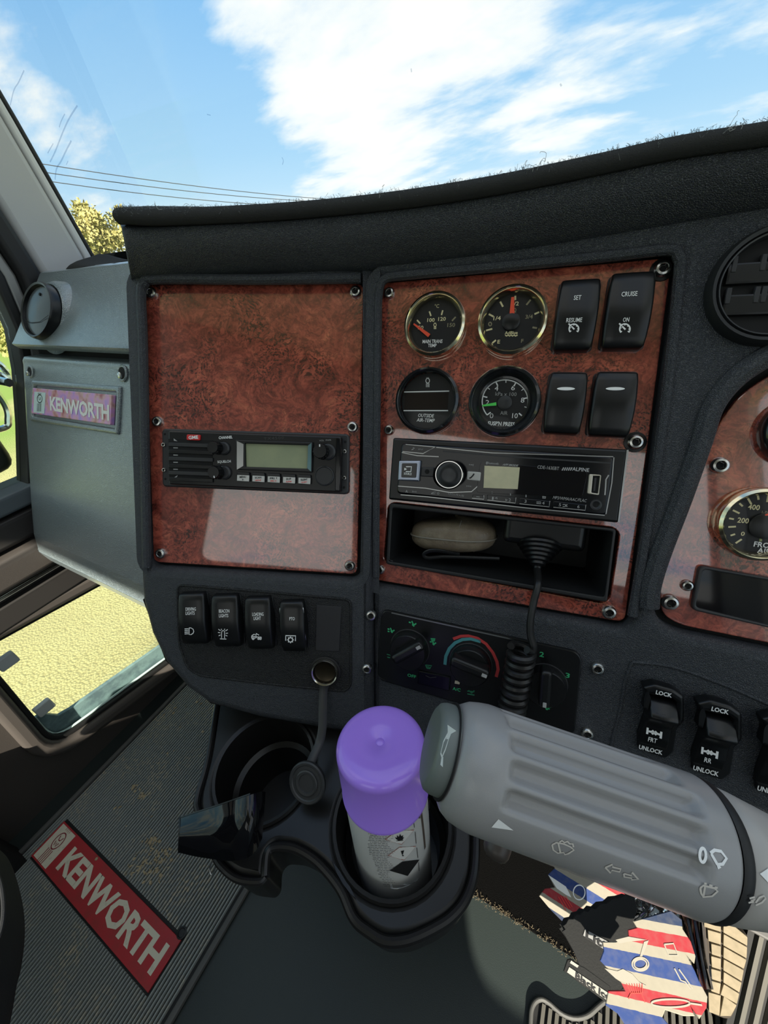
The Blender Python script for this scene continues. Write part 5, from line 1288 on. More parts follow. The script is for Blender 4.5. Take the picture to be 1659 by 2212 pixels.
mb = MB(); mb.grid(D_); mb.grid([r[::-1] for r in back_])
nR, nC = len(D_), len(D_[0])
for side in (0, nC - 1):
    mb.grid([[r[side] for r in D_], [r[side] for r in back_]])
for e_ in (0, nR - 1): mb.grid([D_[e_], back_[e_]])
mb.build('shell', mat('piano_black', (.004, .004, .005), .035), ld, angle=60, fixn=True)
mb = MB(); mb.tube([D_[0][i] + V3((-.0005, 0, -.001)) for i in range(nC)], .0012, 6); mb.build('end_lip', SATIN, ld)
mb = MB(); mb.tube([r[0] + V3((0, .0003, -.001)) for r in D_[:int(nR * .75)]], .0009, 6); mb.build('edge_bead', SATIN, ld)
wl = MB(); q = FLD.px(*k(KU, 330, 1575), 0); wl.tube(smooth_path([q, q + V3((-.002, -.006, -.002)), q + V3((.001, -.010, -.003)), q + V3((.003, -.004, -.002))], 6), .0005, 6); wl.build('wire_loop', SILVER, ld)

# ---------------------------------------------------------------- spray can
CB, CT = V3((-.0690, .0740, .424)), V3((-.0870, .1085, .628))
ca_ = (CT - CB).normalized(); CL = (CT - CB).length; RC = .0325
zq = ca_.to_track_quat('Z', 'Y').to_matrix().to_4x4(); zq.translation = CB
can = thing('spray_can', 'grey aerosol can with a purple cap standing in the cup holder', 'spray can', zq)
PURP = mat('purple_plastic', (.42, .24, .92), .14, coat=.3)
LABEL = mat('grey_can_label', (.60, .60, .57), .35)
mb = MB(); mb.lathe([(0, .002), (RC * .8, 0), (RC * .93, .001), (RC * .97, .004), (RC, .007), (RC, CL - .052), (RC * .985, CL - .050)], 56); mb.build('can_body', LABEL, can)
c0 = CL - .054; RK = RC * 1.035
pf_ = [(RK * 1.0, c0), (RK * 1.0, c0 + .003), (RK * .985, c0 + .0035), (RK * .975, CL - .0092)]
for i in range(7):
    a = math.pi / 2 * i / 6; pf_.append((RK * .975 - .0070 * (1 - math.cos(a)), CL - .0090 + .0070 * math.sin(a)))
pf_ += [(RK * .62, CL - .0014), (RK * .4, CL - .0024), (RK * .12, CL - .0030), (RK * .09, CL - .0038), (RK * .04, CL - .0026), (0, CL - .0026)]
mb = MB(); mb.lathe(pf_, 64); mb.build('cap', PURP, can, angle=60)
mb = MB(); mb.lathe([(RC * .99, c0 - .0012), (RC * 1.01, c0 - .0004), (RC * .99, c0 + .0004)], 48); mb.build('silver_rim', SILVER, can)
def canhit(p, off_=.0003):
    r = rayd(*p); o_ = EYE - CB; d = r - ca_ * r.dot(ca_); e = o_ - ca_ * o_.dot(ca_)
    A = d.dot(d); B = 2 * d.dot(e); C = e.dot(e) - (RC + off_) ** 2; D2 = max(0, B * B - 4 * A * C)
    P = EYE + r * ((-B - math.sqrt(D2)) / (2 * A)); q = P - CB; nn = (q - ca_ * q.dot(ca_)).normalized(); return P, nn
ch2 = lambda p: canhit(p, .0006)
LINEP = mat('small_print', (.16, .16, .16), .6)
rng = random.Random(2); mb = MB()
for i in range(34):
    y = 1150 + i * 13.5; x0 = 330 + i * 9.5 if i < 14 else 440 + (i - 14) * 5; x1 = 640 - (abs(((i % 9)) - 4)) * 14
    x0 = 420 + max(0, i - 12) * 6; x = x0 + rng.uniform(0, 20)
    while x < x1:
        w_ = rng.uniform(8, 30); mb.ribbon([c1(KC, [(x, y - (x - 500) * .02 + 6), (min(x + w_, x1), y - (min(x + w_, x1) - 500) * .02 + 6)])], canhit, .00045); x += w_ + rng.uniform(4, 10)
mb.build('small_print', LINEP, can, world=True, label='lines of fine print', kind='stuff')
REDL = mat('diamond_outline', (.45, .16, .12), .5); PAPER = mat('diamond_white', (.80, .79, .74), .5)
for q, m_ in (([(562, 1230), (655, 1160), (790, 1155), (692, 1270)], PAPER), ([(585, 1358), (675, 1292), (805, 1285), (712, 1395)], PAPER), ([(594, 1478), (700, 1405), (835, 1390), (740, 1520)], mat('dark_diamond', (.02, .02, .02), .5))):
    d_ = pt('hazard_diamond', None, q, 0, m_, can, KC, surf=canhit, sub_=4)
    if m_ is PAPER: st('outline', None, [q], 0, .0006, REDL, d_, KC, True, ch2)
pt('flame', None, [(645, 1225), (640, 1210), (655, 1218), (655, 1195), (670, 1210), (680, 1185), (690, 1205), (705, 1195), (700, 1215), (712, 1210), (700, 1232), (668, 1240)], 0, BLACKP, can, KC, surf=ch2)
st('flame', None, [[(650, 1242), (705, 1236)]], 0, .0005, BLACKP, can, KC, surf=ch2)
pt('warning_mark', None, [(686, 1322), (712, 1316), (702, 1350), (694, 1350)], 0, BLACKP, can, KC, surf=ch2); pt('warning_mark', None, arc(702, 1358, 8, 5, 0, 360, 8)[:-1], 0, BLACKP, can, KC, surf=ch2)
for a, b in (((788, 1088), (794, 1135)), ((800, 1170), (808, 1262)), ((812, 1295), (822, 1375)), ((826, 1410), (832, 1480))): st('rule_line', None, [[a, b]], 0, .0005, BLACKP, can, KC, surf=canhit)
st('label_seam', None, [[(845, 985), (862, 1120), (880, 1300)]], 0, .0022, mat('brown_stripe', (.12, .09, .07), .4), can, KC, surf=canhit)
pt('label_block', None, [(815, 1040), (838, 1030), (842, 1062), (818, 1060)], 0, mat('brown_block', (.10, .08, .07), .5), can, KC, surf=canhit)
pt('letter', None, [(905, 935), (918, 905), (916, 975), (905, 1000)], 0, BLACKP, can, KC, surf=canhit)
pt('barcode_box', None, [(596, 1582), (700, 1586), (800, 1556), (828, 1532), (818, 1556), (740, 1600), (660, 1624), (606, 1622)], 0, WHITE, can, KC, surf=canhit)
st('barcode_box', None, [[(606, 1600), (700, 1600), (800, 1570)]], 0, .0004, LINEP, can, KC, surf=ch2)

# ---------------------------------------------------------------- column stalk
SA, SB = EYE + rayd(1030, 1650) * .20, EYE + rayd(1490, 1815) * .245
sa = (SB - SA).normalized(); SL = (SB - SA).length
tov = (EYE - SA); tov = (tov - sa * tov.dot(sa)).normalized(); upv = tov.cross(sa)
if upv.z < 0: upv = -upv
RS = .024
def spt(s, ph, r): return SA + sa * s + (tov * math.cos(ph) + upv * math.sin(ph)) * r
Ms = Matrix.Identity(4)
for i in range(3): Ms[i][0] = tov[i]; Ms[i][1] = upv[i]; Ms[i][2] = sa[i]; Ms[i][3] = SA[i]
sk_ = thing('column_stalk', 'dark grey ribbed steering column stalk with a horn button and wiper symbols', 'stalk', Ms)
STK = mat('satin_grey_plastic', (.30, .295, .29), .24, bump=(2600, .2, .0002, 'noise'))
GRV = [math.radians(a) for a in (101, 77, 53, 29, 5, -19, 125)]
G1 = SL * .98
NS, NP = 76, 150
rows = []
prof_s = [(-.0135, .55), (-.0135, .66), (-.0128, .76), (-.0110, .86), (-.0080, .935), (-.0040, .975), (0, 1.0)]
svals = prof_s + [(G1 * i / 60, 1.0 + .03 * (i / 60)) for i in range(1, 61)] + [(G1 + .0010, 1.02), (G1 + .0018, .97), (G1 + .0018, .90)]
for s_, rf in svals:
    row = []
    for j in range(NP):
        ph_ = 2 * math.pi * j / NP; dep = 0
        for gi, g_ in enumerate(GRV):
            d_ = (ph_ - g_ + math.pi) % (2 * math.pi) - math.pi
            w_ = max(0, min(1, (math.radians(10.5) - abs(d_)) / math.radians(6.5)))
            e0 = .004; e1 = G1 * (.80 if gi in (1, 0) else .86 if gi == 2 else .90)
            win = max(0, min(1, (s_ - e0) / .004)) * max(0, min(1, (e1 - s_) / .005))
            win = win * win * (3 - 2 * win)
            dep += .0046 * (w_ * w_ * (3 - 2 * w_)) * win
        row.append(spt(s_, ph_, RS * rf - dep))
    rows.append(row)
mb = MB(); mb.grid(rows, closed=True); mb.f.append(tuple(range(NP))[::-1]); mb.f.append(tuple(range(len(mb.v) - NP, len(mb.v)))); mb.build('grip', STK, sk_, world=True, angle=70, fixn=True)
tb = Matrix.Translation((-.0006, .0014, -.0135)) @ Matrix.Rotation(math.pi, 4, 'X')
mb = MB(); mb.lathe([(.0178, -.001), (.0176, .004), (.0168, .0062), (.0150, .0074), (.0135, .0076), (0, .0079)], 48, tb); bt_o = mb.build('horn_button', mat('horn_button_grey', (.14, .16, .15), .4), sk_, angle=60)
mb = MB(); mb.lathe([(.0190, .0002), (.0188, .0008), (.0176, .0006)], 48, tb); mb.build('button_gap', BACK, sk_)
mb = MB(); mb.lathe([(RS * 1.0, G1 + .0020), (RS * 1.015, G1 + .0030), (RS * 1.01, G1 + .0055), (RS * .97, G1 + .0068)], 60); mb.build('rubber_ring', RUBBER, sk_)
mb = MB(); mb.lathe([(RS * .9, G1 + .006), (RS * .965, G1 + .0072), (RS * .93, G1 + .016), (RS * .84, G1 + .030), (RS * .72, G1 + .048), (RS * .62, G1 + .075), (RS * .58, G1 + .13)], 60); mb.build('shaft', mat('shaft_grey', (.42, .40, .37), .36), sk_, angle=60)
def stalkhit(p):
    r = rayd(*p); P = None; R0 = RS * 1.02
    for _ in range(4):
        o_ = EYE - SA; d = r - sa * r.dot(sa); e = o_ - sa * o_.dot(sa)
        A = d.dot(d); B = 2 * d.dot(e); C = e.dot(e) - R0 ** 2; D2 = max(0, B * B - 4 * A * C)
        P = EYE + r * ((-B - math.sqrt(D2)) / (2 * A)); s_ = (P - SA).dot(sa)
        if s_ < G1 + .006: R0 = RS * (1.0 + .03 * max(0, min(1, s_ / G1))) + .00025
        else:
            zz_ = s_ - G1; R0 = RS * (.965 - .035 * min(1, (zz_ - .007) / .009) - .09 * max(0, min(1, (zz_ - .016) / .014)) - .12 * max(0, min(1, (zz_ - .03) / .018))) + .0004
    q = P - SA; return P, (q - sa * q.dot(sa)).normalized()
NB = -sa; PB = SA - sa * .0135 + NB * .0081
def buttonhit(p):
    r = rayd(*p); P = EYE + r * ((PB - EYE).dot(NB) / r.dot(NB)); return P, NB
st('horn_symbol', None, [[(103, 240), (85, 275), (72, 330), (78, 350), (95, 310), (110, 262), (103, 240)]], 0, .0011, WHITE, bt_o, KS, surf=buttonhit)
pt('horn_symbol', None, [(105, 192), (147, 222), (122, 236), (112, 262), (98, 262), (106, 225)], 0, WHITE, bt_o, KS, surf=buttonhit); pt('horn_symbol', None, [(76, 345), (84, 348), (82, 398), (70, 386)], 0, WHITE, bt_o, KS, surf=buttonhit)
pt('pointer_mark', None, [(352, 650), (318, 690), (425, 705)], 0, WHITE, sk_, KS, surf=stalkhit)
GW = mat('worn_white_print', (.62, .58, .52), .6)
for pls, m_, w_ in (([[(612, 775), (632, 764), (668, 770), (702, 785), (718, 800), (690, 818), (674, 822), (668, 812), (640, 815), (618, 800), (612, 775)], [(642, 768), (652, 812)], [(648, 762), (660, 754), (672, 764), (686, 758), (698, 770), (712, 770), (716, 786)]], GW, .0006),
                    ([[(870, 885), (905, 870), (905, 882), (945, 892), (940, 906), (902, 898), (896, 912), (870, 885)], [(960, 914), (998, 924), (1000, 908), (1030, 942), (998, 944), (998, 936), (962, 930), (960, 914)]], GW, .0007),
                    ([arc(1343, 825, 15, 34, 0, 360, 20), [(1380, 815), (1400, 800), (1432, 806), (1458, 840), (1440, 868), (1412, 870), (1418, 886), (1428, 878)], [(1384, 818), (1414, 870)]], WHITE, .0010),
                    ([[(1330, 985), (1345, 972), (1400, 985), (1415, 1000), (1388, 1024), (1345, 1028), (1335, 1010), (1330, 985)], [(1354, 975), (1345, 1030)], [(1350, 962), (1362, 964)], [(1374, 970), (1390, 974)], [(1400, 980), (1415, 984)]], GW, .0007),
                    ([[(1600, 1056), (1618, 1030), (1640, 1022), (1648, 1035), (1630, 1055), (1600, 1068)], [(1570, 1035), (1595, 1028)], [(1575, 1045), (1598, 1040)], [(1565, 1056), (1590, 1050)]], GW, .0006)):
    st('symbol', None, pls, 0, w_, m_, sk_, KS, surf=stalkhit)
pt('white_triangle', None, [(1620, 915), (1664, 886), (1664, 962)], 0, WHITE, sk_, KS, surf=stalkhit)
# small lever behind the stalk
LVA, LVB = EYE + rayd(1090, 1770) * .33, EYE + rayd(1066, 1858) * .33
lv_ = thing('control_lever', 'small brown-grey lever knob poking out under the stalk', 'lever', Matrix.Translation(LVB))
mb = MB(); L_ = LVB - LVA; mb.tube([LVA + L_ * q for q in (0, .35, .6, .8, .92, .98, 1.0)], [.0075, .0082, .0085, .0080, .0066, .0045, .001], 20); mb.build('knob', mat('brown_grey_plastic', (.055, .045, .038), .35), lv_, world=True, angle=60)
mb = MB(); mb.tube([LVA - L_ * 1.2, LVA], .004, 12); mb.build('rod', SATIN, lv_, world=True)
# ---------------------------------------------------------------- hanging air fresheners
def card_frame(px, py, dist, roll_=0., lean=.0):
    O = EYE + rayd(px, py) * dist; N = (EYE - O).normalized(); N = (N + V3((.12, -.05, .25)) + V3((lean, 0, 0))).normalized()
    U = V3((1, .2, 0)); U = (U - N * U.dot(N)).normalized(); Vv = N.cross(U); return Frame(O, U, Vv)
def band_mat(name, F, stops, p0, p1, s0, s1, h=0.0):
    """printed stripes on a card: stripes run along s0 -> s1 and follow each other from p0 to p1"""
    a, b = F.px(*p0, h), F.px(*p1, h); sd = F.px(*s1, h) - F.px(*s0, h); d = V3((-sd.y, sd.x, 0)).normalized(); L = (b - a).dot(d)
    mt = bpy.data.materials.new(name); mt.use_nodes = True; t = NT(mt.node_tree)
    oc = t.n('ShaderNodeTexCoord').outputs['Object']
    s = t.math('DIVIDE', T_sub(t, t.vmath('DOT_PRODUCT', oc, d, out=1), a.dot(d)), L)
    nz_ = t.n('ShaderNodeTexNoise', {'Vector': oc, 'Scale': 300.0, 'Detail': 3.0}).outputs[0]
    s = t.math('ADD', s, t.math('MULTIPLY', T_sub(t, nz_, .5), .012))
    c = t.ramp(s, stops, 'CONSTANT')
    c = t.mix(t.math('MULTIPLY', t.ramp(nz_, [(.3, 1.), (.6, 0.)]), .18), c, (.20, .18, .14))
    b_ = t.n('ShaderNodeBsdfPrincipled', {'Base Color': c, 'Roughness': .8}); t.n('ShaderNodeOutputMaterial', {0: b_.outputs[0]}); return mt
def T_sub(t, a, b): return t.math('SUBTRACT', a, b)
CREAMC, NAVY, BLUE, RED = (.31, .28, .215), (.015, .03, .075), (.018, .045, .17), (.32, .016, .025)
def card(label, F, out_, th_, mt_, K=KB, amp=0, seed=0):
    th = thing('air_freshener', label, 'air freshener', F.M(), 'tree-shaped air fresheners hanging under the stalk')
    pts = c1(K, out_)
    if amp: pts = jag(pts, amp, 2, seed)
    lp = F.loop(pts); lp = lp if area(lp) > 0 else lp[::-1]
    mb = MB(); mb.plate(lp, -th_, 0, .0003, 1); mb.build('card', mt_, th); return th
# back striped card
FA = card_frame(*k(KB, 640, 360), .40)
mA = band_mat('striped_card_back', FA, [(0, NAVY), (.10, CREAMC), (.24, RED), (.36, CREAMC), (.50, BLUE), (.66, CREAMC), (.82, RED), (.93, CREAMC)], k(KB, 470, 500), k(KB, 680, 220), k(KB, 465, 275), k(KB, 760, 460))
cA = card('red, white and blue striped card air freshener mostly hidden behind the stalk', FA, [(415, 392), (445, 352), (500, 345), (463, 276), (500, 240), (480, 205), (520, 190), (620, 210), (760, 270), (860, 360), (900, 400), (860, 420), (800, 470), (690, 500), (600, 520), (556, 545), (480, 470)], .0014, mA)
st('drawing', None, [arc(632, 372, 32, 40, 0, 360, 20)], 0, .0006, WHITE, cA, KB, surf=FA.hit(.0003)); st('drawing', None, [[(520, 395), (560, 470)], [(532, 392), (572, 462)], [(545, 392), (584, 456)], [(557, 392), (595, 452)]], 0, .0004, REDP, cA, KB, surf=FA.hit(.0003)); pt('drawing', None, [(463, 276), (500, 300), (560, 340), (590, 400), (560, 385), (510, 350)], 0, PAPER, cA, KB, surf=FA.hit(.0002))
# black tree
FB_ = card_frame(*k(KB, 760, 600), .365)
BLKC = mat('black_card', (.006, .0065, .006), .75, bump=(900, .3, .0004, 'noise'))
def frond(pts, n, amp):
    out = []
    for i in range(len(pts) - 1):
        a, b = pts[i], pts[i + 1]
        for j in range(n):
            q = j / n; nx, ny = -(b[1] - a[1]), b[0] - a[0]; l = math.hypot(nx, ny); e = amp * (1 if j % 2 else 0)
            out.append((a[0] + (b[0] - a[0]) * q + nx / l * e, a[1] + (b[1] - a[1]) * q + ny / l * e))
    return out
o1 = frond([(550, 600), (560, 540), (640, 490), (720, 460), (850, 400), (985, 390), (1000, 470), (960, 560), (900, 640)], 4, -14) + [(900, 640), (870, 780), (880, 880), (800, 960), (700, 900), (640, 790), (600, 690)]
cB = card('black tree-shaped card air freshener with a small white name label', FB_, o1, .0022, BLKC)
FB2 = card_frame(*k(KB, 760, 600), .372)
o2 = frond([(540, 620), (545, 575), (625, 515), (705, 488), (835, 430), (985, 430), (1010, 500)], 4, -12) + [(960, 600), (880, 680), (760, 760), (600, 700)]
cB2 = card('second black tree-shaped card just behind the labelled black one', FB2, [(x - 8, y - 40) for x, y in o2], .0018, BLKC)
pq('name_label', FB_, [(664, 572), (790, 640), (780, 690), (654, 606)], .0001, .0005, mat('grey_label', (.26, .26, .25), .7), cB, 0, K=KB)
def rtext(F, s, p0, p1, hpx, par, mt_, h, K, bold=.03):
    a, b = F.px(*k(K, *p0), h), F.px(*k(K, *p1), h); d = (b - a); W_ = d.length; d.normalize(); n_ = V3((-d.y, d.x, 0)); vs_, fs = text_geo(s, bold, 0, 1.0)
    H_ = W_ * hpx / math.hypot(p1[0] - p0[0], p1[1] - p0[1]); c = (a + b) / 2
    mb = MB(); mb.add([F.w(c.x + d.x * x * W_ + n_.x * y * H_, c.y + d.y * x * W_ + n_.y * y * H_, h + .0002) for x, y in vs_], fs); return mb.build('lettering', mt_, par, world=True, smooth=False)
rtext(FB_, 'Littl', (668, 598), (800, 672), 46, cB, BLACKP, .0006, KB)
pq('base_label', FB_, [(568, 738), (590, 732), (640, 770), (660, 778), (800, 880), (820, 960), (790, 980), (548, 800)], -.0022, .0002, BLKC, cB, .0004, K=KB); pq('white_strip', FB_, [(578, 778), (800, 925), (788, 962), (566, 806)], .0002, .0006, mat('white_card', (.34, .33, .29), .7), cB, 0, K=KB)
pt('white_strip', FB_, [(588, 742), (630, 770), (622, 782), (582, 756)], .0006, mat('white_card2', (.34, .33, .29), .7), cB, KB)
rtext(FB_, 'Black Ice', (612, 822), (800, 950), 34, cB, BLACKP, .0007, KB)
# front striped card
FF = card_frame(*k(KB, 1040, 760), .335)
mF = band_mat('striped_card_front', FF, [(0, NAVY), (.085, CREAMC), (.175, RED), (.315, CREAMC), (.415, BLUE), (.585, CREAMC), (.705, RED), (.815, CREAMC), (.905, BLUE)], k(KB, 1085, 490), k(KB, 960, 1085), k(KB, 760, 690), k(KB, 1260, 795))
of_ = [(1040, 495), (1130, 470), (1190, 520), (1195, 572), (1240, 640), (1265, 720), (1258, 760), (1215, 712), (1262, 800), (1282, 850), (1330, 940), (1325, 1000), (1285, 1062), (1235, 985), (1262, 1045), (1200, 1045), (1100, 1012), (1085, 1050), (1120, 1092), (1060, 1180), (900, 1120), (840, 1030), (775, 985), (790, 905), (880, 905), (860, 860), (830, 840), (790, 790), (745, 742), (765, 690), (760, 640), (830, 640), (900, 610), (898, 575), (945, 562), (925, 528)]
cF = card('front red, white and blue striped card air freshener with cut-out edges', FF, of_, .0016, mF)
hf = FF.hit(.0003)
DWH = mat('card_white', (.33, .305, .25), .8)
st('drawing', None, [arc(965, 762, 45, 36, 0, 360, 24), arc(965, 762, 34, 27, 0, 360, 20)], 0, .0006, DWH, cF, KB, surf=hf)
st('drawing', None, [[(1095, 655), (1145, 650), (1170, 715), (1120, 715), (1095, 655)], [(1150, 785), (1185, 850), (1210, 860), (1240, 900)], [(1175, 790), (1225, 860), (1250, 895)], arc(1130, 975, 105, 22, 0, 360, 24), [(1235, 975), (1300, 985)]], 0, .0006, DWH, cF, KB, surf=hf)
st('drawing', None, [[(890 + 14 * i, 868), (915 + 10 * i, 920)] for i in range(7)] + [[(915, 920), (970, 920), (990, 970)], [(915, 920), (900, 950)]], 0, .0004, REDP, cF, KB, surf=hf)
pt('drawing', None, [(770, 785), (840, 800), (870, 788), (920, 815), (960, 860), (1000, 880), (900, 872), (830, 840)], 0, DWH, cF, KB, surf=FF.hit(.0002))
pt('drawing', None, [(985, 640), (1010, 632), (1000, 660), (975, 720), (962, 720)], 0, DWH, cF, KB, surf=FF.hit(.0002)); pt('drawing', None, [(830, 630), (900, 612), (1000, 630), (900, 640), (850, 650)], 0, DWH, cF, KB, surf=FF.hit(.0002))
mb = MB(); mb.tube(smooth_path([FF.wp(*k(KB, 1130, 470), 0), FF.wp(*k(KB, 1140, 430), -.01), FF.wp(*k(KB, 1120, 330), -.02), FF.wp(*k(KB, 1100, 150), -.02)], 5), .0004, 5); mb.build('cord', mat('elastic_cord', (.3, .3, .3), .7), cF, world=True)
# crumpled cellophane sleeve beside it
FCe = card_frame(*k(KB, 1270, 700), .345)
ce = thing('cellophane_sleeve', 'crumpled clear and brown cellophane wrapper beside the striped card', 'wrapper', FCe.M())
for i, (xa, xb, wa_, wb_) in enumerate(((1195, 1290, 34, 26), (1232, 1318, 34, 28), (1275, 1345, 30, 24))):
    rows = []
    for j in range(9):
        q = j / 8; x = xa + (xb - xa) * q + 8 * math.sin(5 * q + i); y = 450 + 450 * q; w_ = wa_ + (wb_ - wa_) * q
        rows.append([FCe.px(*k(KB, x + w_ * e, y), .003 * math.cos(e * 9 + i + q * 3) + .0015 * i) for e in (-.5, -.2, .1, .35, .5)])
    mb = MB(); mb.grid(rows); mb.grid([[p + V3((0, 0, -.0006)) for p in r][::-1] for r in rows]); mb.build('fold', mat('brown_film', ((.10, .055, .04), (.09, .03, .025), (.10, .085, .07))[i], .15, spec=.8), ce, angle=60)
    mb = MB(); mb.ribbon([[k(KB, xa + 14 + (xb - xa) * q, 450 + 450 * q) for q in (0, .2, .4, .6, .8, 1)]], FCe.hit(.005 + .0015 * i), .0012); mb.build('film_edge', CELLO, ce, world=True)
rows = [[FCe.px(*k(KB, x + 10 * math.sin(y), y), .004 * math.sin(x * .05 + y * .03)) for x in (940, 1000, 1060, 1120, 1180)] for y in (400, 440, 480, 520, 560)]
mb = MB(); mb.grid(densify(rows, 2)); mb.build('film', CELLO, ce, angle=80)

# ---------------------------------------------------------------- pedal, mats, seat and trim low in the cab
KPd = (1440, 1880, 6.662)
FPd = Frame(EYE + rayd(1580, 2080) * .86, (1, 0, 0), (0, .75, .66))
pe = thing('foot_pedal', 'sunlit tan foot pedal with grooved tread blocks at the lower right', 'pedal', FPd.M())
PEDB = mat('dusty_tan_rubber', (.27, .22, .145), .8, var=(70, (.20, .165, .105), .35, .65))
PEDG = mat('groove_dark', (.05, .04, .03), .9)
pq('pad', FPd, [(500, 560), (800, 660), (1180, 950), (1165, 1280), (1060, 1790), (1020, 1970), (935, 2140), (850, 2150), (690, 2090), (560, 2010), (560, 1500), (520, 1000)], -.020, -.0035, PEDG, pe, .002, .004, K=KPd)
Yl = [668, 905, 1090, 1268, 1450, 1625, 1800, 2110]; Yr = [955, 1100, 1280, 1430, 1610, 1770, 1935, 2110]; Xr = [1170, 1165, 1155, 1115, 1085, 1052, 1015, 930]
for i in range(7):
    pq('tread_block', FPd, [(822, Yl[i] + 12), (Xr[i] - 4, Yr[i] + 10), (Xr[i + 1] - 2, Yr[i + 1] - 8), (815 - 2 * i * (i > 4) * 4, Yl[i + 1] - 8)], -.0035, 0, PEDB, pe, .0006, .001, K=KPd)
    xl = (530, 590, 640, 640, 640, 630, 600)[i]; sl_ = .32
    pq('tread_block', FPd, [(xl, Yl[i] + 12 - (785 - xl) * sl_), (783, Yl[i] + 6), (783 - (20 if i > 4 else 0), Yl[i + 1] - 14), (xl + 10, Yl[i + 1] - 12 - (775 - xl) * sl_)], -.0035, 0, PEDB, pe, .0006, .001, K=KPd)
mb = MB(); mb.tube([FPd.w(.0, .0, -.02), FPd.w(.0, .10, -.12)], .010, 10); mb.build('arm', SATIN, pe, world=True)
# rubber mats
RIBM = bpy.data.materials.new('ribbed_black_rubber'); RIBM.use_nodes = True
t = NT(RIBM.node_tree); oc = t.n('ShaderNodeTexCoord').outputs['Object']
d1 = t.n('ShaderNodeTexNoise', {'Vector': oc, 'Scale': 11.0, 'Detail': 6.0, 'Roughness': .7}).outputs[0]; d2 = t.n('ShaderNodeTexNoise', {'Vector': oc, 'Scale': 160.0, 'Detail': 3.0}).outputs[0]
dd = t.math('MULTIPLY', t.ramp(d1, [(.46, 0.), (.66, 1.)]), t.ramp(d2, [(.46, 0.), (.62, 1.)]))
cc_ = t.mix(t.math('MULTIPLY', dd, .8), (.24, .265, .255), (.50, .43, .30))
rb = t.n('ShaderNodeBsdfPrincipled', {'Base Color': cc_, 'Roughness': .55}); t.n('ShaderNodeOutputMaterial', {0: rb.outputs[0]})
GREYR = mat('grey_rubber_edge', (.09, .09, .085), .6)
def ribs(mb, F, x0, x1, y0, y1, pitch, hgt, skip=None, z=0.0):
    n = int((x1 - x0) / pitch)
    for i in range(n):
        x = x0 + pitch * (i + .5); segs = [(y0, y1)]
        if skip and skip[0] < x < skip[1]: segs = [(y0, skip[2]), (skip[3], y1)]
        for a, b in segs:
            w = pitch * .27
            vs_ = [(x - w * 1.2, a, z), (x - w * .7, a, z + hgt), (x + w * .7, a, z + hgt), (x + w * 1.2, a, z), (x - w * 1.2, b, z), (x - w * .7, b, z + hgt), (x + w * .7, b, z + hgt), (x + w * 1.2, b, z)]
            mb.add([F.w(*v) for v in vs_], [(0, 1, 5, 4), (1, 2, 6, 5), (2, 3, 7, 6), (0, 3, 2, 1), (4, 5, 6, 7)])
pm = thing('floor_mat', 'ribbed black rubber mat with a red KENWORTH name panel in the passenger footwell', 'floor mat', Matrix.Translation((-.59, 0, 0)))
mb = MB(); mb.plate([(-.812, -.5), (-.362, -.5), (-.362, .46), (-.812, .46)], .0005, .004, .001, 1); mb.build('base', mat('black_rubber', (.010, .011, .011), .6), pm, world=True)
sg = FL.loop([(75, 1840), (145, 1780), (388, 2035), (315, 2140)], .008); sx0 = min(p.x for p in sg); sx1 = max(p.x for p in sg); sy0 = min(p.y for p in sg); sy1 = max(p.y for p in sg)
mb = MB(); ribs(mb, FL, -.800, -.376, -.5, .46, .0058, .0042, (sx0 - .003, sx1 + .003, sy0 - .003, sy1 + .005), .004); mb.build('ribs', RIBM, pm, world=True, kind='stuff')
for x_ in (-.808, -.366):
    mb = MB(); mb.plate([(x_ - .005, -.5), (x_ + .005, -.5), (x_ + .005, .46), (x_ - .005, .46)], .004, .011, .003, 2); mb.build('raised_edge', GREYR, pm, world=True)
MUD = mat('dried_mud', (.36, .29, .18), .95)
rng = random.Random(12); mb = MB()
for (px_, py_, n_, sp) in ((330, 1815, 26, 9), (345, 1850, 34, 14), (325, 1880, 26, 18), (290, 1700, 10, 6), (310, 1720, 8, 5), (400, 1560, 16, 40), (330, 1790, 20, 60), (300, 1860, 16, 40)):
    for i in range(n_):
        q = FL.px(px_ + rng.gauss(0, sp), py_ + rng.gauss(0, sp * .8), .0085); r_ = rng.uniform(.0008, .0028); a_ = rng.uniform(.6, 1.3)
        mb.lathe([(r_, -.0008), (r_ * .8, .0006), (r_ * .3, .0011), (0, .0012)], 5, Matrix.Translation((q.x, q.y, .0085)) @ Matrix.Rotation(rng.random() * 6, 4, 'Z') @ Matrix.Diagonal((a_, 1.6 / a_, 1, 1)))
mb.build('mud_crumbs', MUD, pm, world=True, kind='stuff', label='dried tan mud crumbs')
REDS = mat('red_sign', (.42, .03, .038), .4, var=(50, (.33, .04, .04), .4, .7))
mb = MB(); mb.plate([(sx0, sy0), (sx1, sy0), (sx1, sy1), (sx0, sy1)], .004, .008, .0006, 1); sgo = mb.build('name_panel', REDS, pm, world=True, label='red name panel with cream letters')
CRM = mat('cream_sign_print', (.66, .62, .49), .5, var=(90, (.48, .45, .36), .55, .75))
sw_ = sx1 - sx0; sh_ = sy1 - sy0
mb = MB(); mb.plate([(sx0 + .004, sy0 + .003), (sx0 + sw_ * .135, sy0 + .003), (sx0 + sw_ * .135, sy1 - .003), (sx0 + .004, sy1 - .003)], .008, .0083); mb.build('emblem_panel', CRM, sgo, world=True)
vs_, fs = text_geo('KENWORTH', .035, 0, .95); mb = MB(); mb.add([(sx0 + sw_ * (.575 + .79 * a), sy0 + sh_ * (.5 + .60 * b), .0083) for a, b in vs_], fs); mb.build('lettering', CRM, sgo, world=True, smooth=False)
ex, ey = sx0 + sw_ * .072, sy0 + sh_ * .62
